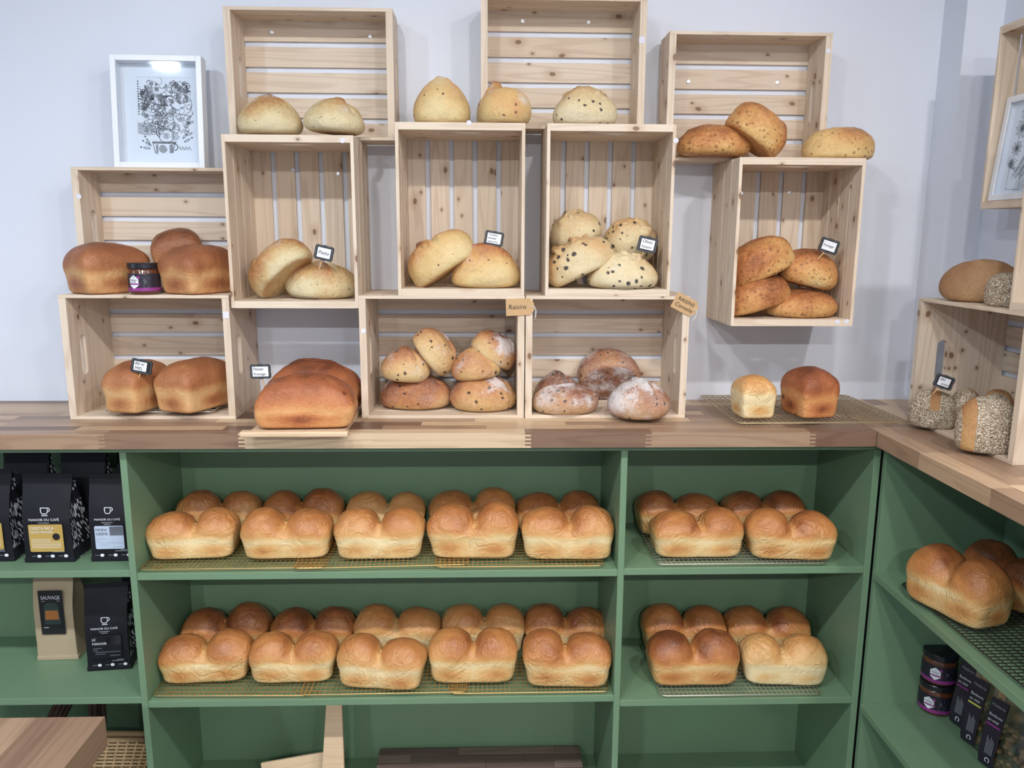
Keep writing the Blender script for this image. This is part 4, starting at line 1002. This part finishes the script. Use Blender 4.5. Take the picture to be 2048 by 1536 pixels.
# ------------------------------------------------------------------ coffee bags
def bag(label, loc, rz, w=.13, d=.085, h=.25, kind='black', style=None, group='coffee bags'):
    t = thing('coffee_bag', label, 'coffee bag', loc, (0, 0, rz), group)
    rg = random.Random(hash(label) % 9999)
    nz = 22
    rings = []
    for i in range(nz+1):
        s = i/nz; z = s*h
        dd = d*(1-.0*s) if s < .45 else d+(.010-d)*((s-.45)/.55)**1.1
        ww = w*(1-.03*math.sin(PI*s))*(1+.03*(s > .97))
        y0 = .0+.010*math.sin(PI*min(1, s*1.1))*0 + .030*max(0, (s-.5)/.5)**1.3   # front plane eases back
        rings.append((z, ww, y0, y0+max(.004, dd)))
    mat = 'kraftbag' if kind == 'kraft' else 'bag'
    b = MB(); V = []; F = []; per = []
    nx = 9
    for (z, ww, ya, yb) in rings:
        P = []
        for k in range(nx): x = -ww/2+ww*k/(nx-1); P.append((x, ya-.004*math.sin(PI*k/(nx-1))*math.sin(PI*z/h)+.0018*noise.noise(Vector((x*30, z*22, w*99+d*50))), z))
        P.append((ww/2-.010*math.sin(PI*z/h)*1., (ya+yb)/2, z))
        for k in range(nx): x = ww/2-ww*k/(nx-1); P.append((x, yb, z))
        P.append((-ww/2+.010*math.sin(PI*z/h), (ya+yb)/2, z))
        V += P; per = len(P)
    for i in range(nz):
        for k in range(per):
            F.append([i*per+k, i*per+(k+1) % per, (i+1)*per+(k+1) % per, (i+1)*per+k])
    F.append(list(range(per))[::-1]); F.append([nz*per+k for k in range(per)])
    b.add(V, F).build('pouch', mat, t, smooth=True)
    o = t.children[0]
    e = o.modifiers.new('split', 'EDGE_SPLIT'); e.split_angle = .75
    seam = MB(); z, ww, ya, yb = rings[-1]
    seam.box((-ww/2, ya-.001, h), (ww/2, ya+.002, h+.014)); seam.build('top_seam', mat, t, bevel=.0006)
    ft = MB(); ft.box((-w/2-.002, -.003, .0005), (w/2+.002, .012, .014)); ft.build('base_fold', mat, t, bevel=.002)
    if kind != 'kraft':
        for sx in (1, -1):
            g = MB(); V = []; F = []
            for (z, ww, ya, yb) in rings[:-1]:
                ym = (ya+yb)/2; xm = ww/2-.010*math.sin(PI*z/h)
                V += [(sx*(ww/2+.0006), ya+.001, z+.001), (sx*(xm+.0006), ym, z+.001), (sx*(ww/2+.0006), yb-.001, z+.001)]
            for i in range(nz-1):
                for k in range(2): F.append([3*i+k, 3*i+k+1, 3*i+k+4, 3*i+k+3])
            g.add(V, F).build('gusset', 'dash', t)
    y = -.0068
    def at_front(z): return -.0055+.030*max(0, (z/h-.5)/.5)**1.3-.0012
    if style in ('gold', 'silver', 'dark'):
        zc = h*.64; k = w/.13
        L = MB(); X = lambda p: (p[0], at_front(zc)-.0002-p[2], p[1])
        yy = 0
        cup = [(-.011*k, zc+.009), (-.011*k, zc-.003), (-.008*k, zc-.008), (.003*k, zc-.008), (.007*k, zc-.003), (.007*k, zc+.009), (-.011*k, zc+.009)]
        L.ribbon(cup, .0024, 0, X); L.ribbon(arc(.008*k, zc+.004, .005, -80, 90, 10), .0022, 0, X); L.ribbon([(-.010*k, zc-.013), (.006*k, zc-.013)], .0026, 0, X)
        L.build('cup_logo', 'whiteink', t, recalc=False)
        lettering(t, 'MANOIR DU CAFÉ', .0098*k, (-.003, at_front(zc-.022)-.0004, zc-.024), mat='whiteink', align='CENTER', bold=.00004)
        fp = MB()
        for q, ww in ((.0325, .030), (.0375, .018)): fp.box((-.003-ww/2, at_front(zc-q)-.0006, zc-q-.0009), (-.003+ww/2, at_front(zc-q), zc-q+.0009))
        for q in range(3):
            x = -.038+q*.036; fp.box((x-.006, at_front(.02)-.0008, .0205), (x+.006, at_front(.02)-.0002, .0215))
        fp.box((.012, at_front(.03)-.0008, .0325), (.045, at_front(.03)-.0002, .034)); fp.box((.026, at_front(.03)-.0008, .0365), (.045, at_front(.03)-.0002, .0375))
        fp.build('fine_lettering', 'greyink', t)
        dt = MB()
        for q in range(3): dt.prism(rrect(.011, .0085, .0042, 5, -.024+q*.036, .021), 0, .0004, lambda p: (p[0], at_front(.02)-.0004-p[2], p[1]))
        dt.build('roast_dots', 'whiteink', t)
        lw, lh, lz = .090*k, .078*k, h*.315
        lm = {'gold': 'goldlabel', 'silver': 'silverlabel', 'dark': 'bag'}[style]
        lb = MB().prism(rrect(lw, lh, .004, 4, 0, lz), 0, .0006, lambda p: (p[0], at_front(lz)-.0006-p[2], p[1])).build('label', lm, t)
        yl = at_front(lz)-.0018
        if style == 'gold':
            lettering(lb, 'COSTA RICA', .0112, (-lw/2+.004, yl, lz+lh*.36), mat='whiteink', bold=.0001)
            lettering(lb, 'HONEY PROCESS', .0078, (-lw/2+.004, yl, lz+lh*.22), mat='whiteink', bold=.00008)
            MB().prism(rrect(.020, .020, .0099, 7, lw*.30, lz+lh*.05), 0, .0005, lambda p: (p[0], yl-p[2]+.0004, p[1])).build('seal', 'black', lb)
            ln = MB()
            for q in range(6): ln.box((-lw/2+.005, yl, lz-.004-q*.0048), (lw*(.12 if q < 2 else .42), yl+.0005, lz-.0032-q*.0048))
            ln.build('fine_lettering', 'paper', lb)
        else:
            mt = 'pencil' if style == 'silver' else 'whiteink'
            for s, q in ((('MOKA', .33), ('CRÈME', .15)) if style == 'silver' else (('LE', .33), ('MANOIR', .15))):
                lettering(lb, s, .0105, (-lw/2+.003, yl, lz+lh*q), mat=mt, bold=.00008)
            MB().box((lw*.02, yl+.0006, lz+lh*.08), (lw*.5, yl+.0012, lz+lh*.47)).build('photo_patch', 'greylabel', lb)
            ln = MB()
            for q, (a, c) in enumerate(((-.45, -.15), (-.45, -.3), (-.38, .45), (-.38, -.05), (.1, .42))): ln.box((lw*a, yl, lz-.004-q*.006), (lw*c, yl+.0005, lz-.0032-q*.006))
            ln.build('fine_lettering', 'greyink', lb)
    if style == 'sauvage':
        lw, lh, lz = .070, .142, h*.53
        X = lambda p: (p[0], at_front(lz)-.0012-p[2], p[1])
        lb = MB().prism(rrect(lw, lh, .003, 4, 0, lz), 0, .0008, X).build('label', 'black', t); yl = at_front(lz)-.0026
        lettering(lb, 'SAUVAGE', .0165, (0, yl, lz+lh*.335), mat='whiteink', align='CENTER', bold=.0001, sx=.78)
        b = MB(); b.box((-.026, yl, lz+lh*.255), (-.018, yl+.0006, lz+lh*.262)); b.box((.018, yl, lz+lh*.255), (.026, yl+.0006, lz+lh*.262)); b.build('rule', 'whiteink', lb)
        g = lambda p: (p[0], yl-p[2]+.0006, p[1])
        MB().prism([(-.024, lz-lh*.27), (.024, lz-lh*.27), (.021, lz+lh*.16), (.012, lz+lh*.22), (-.012, lz+lh*.22), (-.021, lz+lh*.16)], 0, .0005, g).build('lantern_print', 'teal', lb)
        MB().prism([(-.020, lz-lh*.16), (.020, lz-lh*.16), (.018, lz+lh*.05), (-.018, lz+lh*.05)], .0005, .0009, g).build('glow_print', 'coffee', lb)
        MB().box((-.027, yl, lz-lh*.345), (-.013, yl+.0005, lz-lh*.333)).build('fine_lettering', 'whiteink', lb)
    return t
ZL1, ZL2 = -.392, -.772
bag('black coffee bag with gold Costa Rica label', (-.648, -.326, ZL1), .02, .132, .10, .234, style='gold')
bag('black coffee bag with silver Moka Crème label', (-.478, -.322, ZL1), .03, .112, .09, .232, style='silver')
bag('black coffee bag cut by the picture edge on the upper shelf', (-.815, -.318, ZL1), .02, .128, .10, .245, style='gold')
bag('plain black coffee bag behind the one cut by the picture edge', (-.78, -.19, ZL1), .0, .128, .09, .265, style=None)
bag('black coffee bag standing behind the Costa Rica one', (-.61, -.20, ZL1), .0, .128, .09, .265, style=None)
bag('black coffee bag in the dark behind the Moka Crème one', (-.475, -.15, ZL1), .0, .12, .09, .285, style=None)
bag('tan kraft paper coffee bag with dark Sauvage label', (-.742, -.178, ZL2), .03, .118, .10, .30, kind='kraft', style='sauvage')
bag('black coffee bag lettered Le Manoir on the lower shelf', (-.558, -.240, ZL2), .10, .122, .09, .25, style='dark')
bag('plain black coffee bag behind the Le Manoir one', (-.50, -.12, ZL2), .0, .13, .08, .29, style=None)

# ------------------------------------------------------------------ honey candy pouches on the corner shelf
def pouch(label, loc, rz, yellow=False):
    t = thing('candy_pouch', label, 'candy pouch', loc, (math.radians(-7), 0, rz), 'honey candy pouches')
    w, h, d = .165, .245, .055; V = []; F = []; nz = 16; nx = 14
    for i in range(nz+1):
        s = i/nz; th = d*(math.sin(PI*min(.5, s*1.6+.12))**.7)*(1-s)**.55+.002
        for k in range(nx): x = -w/2+w*k/(nx-1); e = (1-(2*x/w)**2)**.5 if abs(2*x/w) < 1 else 0; V.append((x, -th/2*e+.002*noise.noise(Vector((x*40, s*9, 1))), s*h))
        for k in range(nx): x = w/2-w*k/(nx-1); e = (1-(2*x/w)**2)**.5 if abs(2*x/w) < 1 else 0; V.append((x, th/2*e+.002*noise.noise(Vector((x*40, s*9, 5))), s*h))
    p = 2*nx
    for i in range(nz):
        for k in range(p): F.append([i*p+k, i*p+(k+1) % p, (i+1)*p+(k+1) % p, (i+1)*p+k])
    F.append(list(range(p)))
    MB().add(V, F).build('film', 'film', t, smooth=True)
    MB().box((-w/2, -.0018, h*.84), (w/2, .0018, h*.88)).build('zip_seal', 'film', t)
    c = MB(); rg = random.Random(4)
    for q in range(70):
        x = rg.uniform(-.066, .066); z = rg.uniform(.010, h*.52); y = rg.uniform(-.012, .012); r = rg.uniform(.0075, .010)
        ring = [(0, -1), (.7, -.7), (1, 0), (.7, .7), (0, 1)]
        m = MB().lathe([(max(.02, a)*r, b_*r*.8) for a, b_ in ring], 9, (x, y, z)); c.add(m.v, m.f)
    o = c.build('candies', 'candy', t, smooth=True); o['kind'] = 'stuff'
    lw = .044; x0 = -.052
    yl = -.031
    lb = MB(); nzz = 10; V = []; F = []
    fr = lambda s: -(d*(math.sin(PI*min(.5, s*1.6+.12))**.7)*(1-s)**.55+.002)/2-.0012
    for i in range(nzz+1):
        s = .03+.72*i/nzz
        V += [(x0-lw/2, fr(s)*.93-.0012, s*h), (x0+lw/2, fr(s), s*h)]
    for i in range(nzz): F.append([2*i, 2*i+1, 2*i+3, 2*i+2])
    lab = lb.add(V, F).build('label', 'darklabel', t)
    ys = lambda z: fr(z/h)-.0012
    lettering(lab, 'Miellerie', .0105, (x0-lw/2+.004, ys(h*.68), h*.68), mat='greyink', shear=.1)
    lettering(lab, 'Bonbons', .0102, (x0-lw/2+.004, ys(h*.57), h*.575), mat='whiteink', bold=.00012)
    lettering(lab, 'au miel', .0102, (x0-lw/2+.004, ys(h*.52), h*.52), mat='whiteink', bold=.00012)
    MB().box((x0-lw/2+.003, ys(h*.46)-.0004, h*.465), (x0+lw/2-.004, ys(h*.46), h*.485)).build('stripe', 'yellow' if yellow else 'magenta', lab)
    fp = MB()
    for q in range(6): fp.box((x0-.006+q*.0036, ys(h*.28)-.0002, h*.17), (x0-.0047+q*.0036, ys(h*.28), h*(.36-.02*(q % 3))))
    fp.build('fine_lettering', 'greyink', lab)
    MB().ribbon(arc(x0+.004, h*.105, .0055, -60, 245, 14), .002, 0, lambda p: (p[0], ys(h*.1)-.0003, p[1])).build('emblem', 'whiteink', lab, recalc=False)
    return t
RZ = math.radians(-72)
pouch('clear honey candy pouch nearest the stacked jars', (1.882, -.572, -.806), RZ)
pouch('clear honey candy pouch with a yellow stripe, between two others', (1.866, -.650, -.806), RZ, True)
pouch('clear honey candy pouch farthest from the jars, cut by the picture', (1.856, -.742, -.806), RZ)

# ------------------------------------------------------------------ bottom compartments and foreground table
t = thing('block_table', 'butcher block table corner standing in front of the shelf unit', 'table', (-.264, -.85, FLOOR))
b = MB(); rg = random.Random(2); x = 0
for k in range(11):
    w = .055+.02*rg.random(); b.box((x-w, -.75, .683), (x, 0, .753), 1, [.62, .70, .45, .58, .66, .40, .60, .02, .75, .6, .4][k]); x -= w
b.build('tabletop', 'block', t)
for lx in (-.06, x+.06):
    for ly in (-.03, -.72): MB().box((lx-.022, ly-.022, 0), (lx+.022, ly+.022, .683), 2, .1).build('leg', 'pale_pine', t, bevel=.002)
# wicker basket
t = thing('wicker_basket', 'wicker basket with arched handles in the bottom compartment behind the table', 'basket', (-.610, -.262, -1.183))
t.rotation_euler = (math.radians(-38), 0, 0)
rim = lambda a, k=1.: (.175*k*math.cos(a), .102*k*math.sin(a))
hb = .172
MB().tube([(*rim(2*PI*i/48), hb) for i in range(48)], .009, 7, True).build('rim', 'wicker', t, smooth=True)
MB().tube([(*rim(2*PI*i/48, .97), hb-.016) for i in range(48)], .007, 6, True).build('rim', 'wicker', t, smooth=True)
b = MB(); ns = 36
for lv in range(16):
    z = .008+lv*.0095; k = .72+.26*(z/hb)**.7; pts = []
    for i in range(ns*2):
        a = 2*PI*i/(ns*2); q = k+.022*math.cos(PI*(i+lv)); pts.append((*rim(a, q), z))
    b.tube(pts, .0044, 5, True)
for i in range(ns):
    a = 2*PI*i/ns; b.tube([(*rim(a, .72+.26*(z/hb)**.7), z) for z in (.004, .04, .08, .12, hb)], .0038, 5)
b.build('weave', 'wicker', t, smooth=True)
MB().lathe([(.074, .0), (.074, .006)], 30).build('base', 'wicker', t)
for yy in (-.03, .03):
    b = MB()
    for dx in (-.008, .006):
        b.tube([(-.125+.075*math.cos(PI*i/20)*(1-.15*math.sin(PI*i/20))+dx, yy, hb-.02+.185*math.sin(PI*i/20)) for i in range(21)], .0075, 6)
    b.build('handle', 'darkwicker', t, smooth=True)
# loose boards
o = MB(); rg = random.Random(6); y0 = -.16
while y0 < .19:
    xa = -.335-rg.uniform(0, .25)
    while xa < .335:
        xb = min(.335, xa+rg.uniform(.2, .4)); o.box((max(-.335, xa), y0, 0), (xb, y0+.036, .046), 0, rg.uniform(.1, .8)); xa = xb if xb < .335 else 1
    y0 += .036
bo = o.build('wooden_board', 'walnut', None, (.545, -.248, -1.2295), bevel=.002)
tag(bo, 'dark grey brown board lying on the bottom shelf of the wide bay', 'board')
pl = MB(); pl.prism([(-.024, .335), (.024, .335), (.030, .15), (.038, .02), (.060, 0), (-.045, 0), (-.036, .15)], 0, .016, FRONT())
pk = pl.build('plank', 'pale_pine', None, (.103, -.285, -1.2295), bevel=.002, rot=(math.radians(-10), 0, 0))
tag(pk, 'pale wooden plank leaning upright in the bottom compartment', 'plank')
bx = MB(); bx.box((-.10, 0, 0), (.10, .012, .12), 0, .2)
bxo = bx.build('pale_board', 'pale_pine', None, (-.02, -.24, -1.2295), bevel=.002, rot=(math.radians(-14), math.radians(-10), 0))
bxo.location.z += .018
tag(bxo, 'low pale board tilted beside the upright plank', 'board')

# ------------------------------------------------------------------ light
def area(name, loc, size, power, col, rot=(0, 0, 0), shape='DISK', sy=None, spread=None):
    l = bpy.data.lights.new(name, 'AREA'); l.shape = shape; l.size = size; l.energy = power; l.color = col
    if sy: l.size_y = sy
    if spread: l.spread = spread
    o = bpy.data.objects.new(name, l); COL.objects.link(o); o.location = loc; o.rotation_euler = rot
    return o
for x, y, p, c in ((-1.02, -2.1, 23, (.72, .86, 1.)), (.0, -2.1, 18, (1., .97, .945)), (1.08, -2.1, 15, (1., .97, .945)), (1.86, -2.1, 17, (1., .97, .945)),
                   (-.9, -4.7, 42, (.86, .93, 1.)), (.6, -4.7, 52, (1., .97, .945)), (1.8, -4.7, 30, (1., .97, .945))):
    area('ceiling_downlight', (x, y, CEIL-.02), .12, p, c)
area('cool_fill_left', (XL+.05, -2.2, .6), 1.3, 9, (.60, .76, 1.), (0, math.radians(-90), 0), 'RECTANGLE', 1.3)  # added blue fill to cool the left side
w = bpy.data.worlds.new('world'); sc.world = w; w.use_nodes = True
w.node_tree.nodes['Background'].inputs[0].default_value = (.7, .8, 1., 1); w.node_tree.nodes['Background'].inputs[1].default_value = .02

sc.view_settings.view_transform = 'Standard'; sc.view_settings.look = 'None'; sc.view_settings.gamma = 1.0
sc.view_settings.use_curve_mapping = False
sc.view_settings.exposure = 0.52
sc.cycles.max_bounces = 6; sc.cycles.diffuse_bounces = 4; sc.cycles.transparent_max_bounces = 12
sc.cycles.use_denoising = True
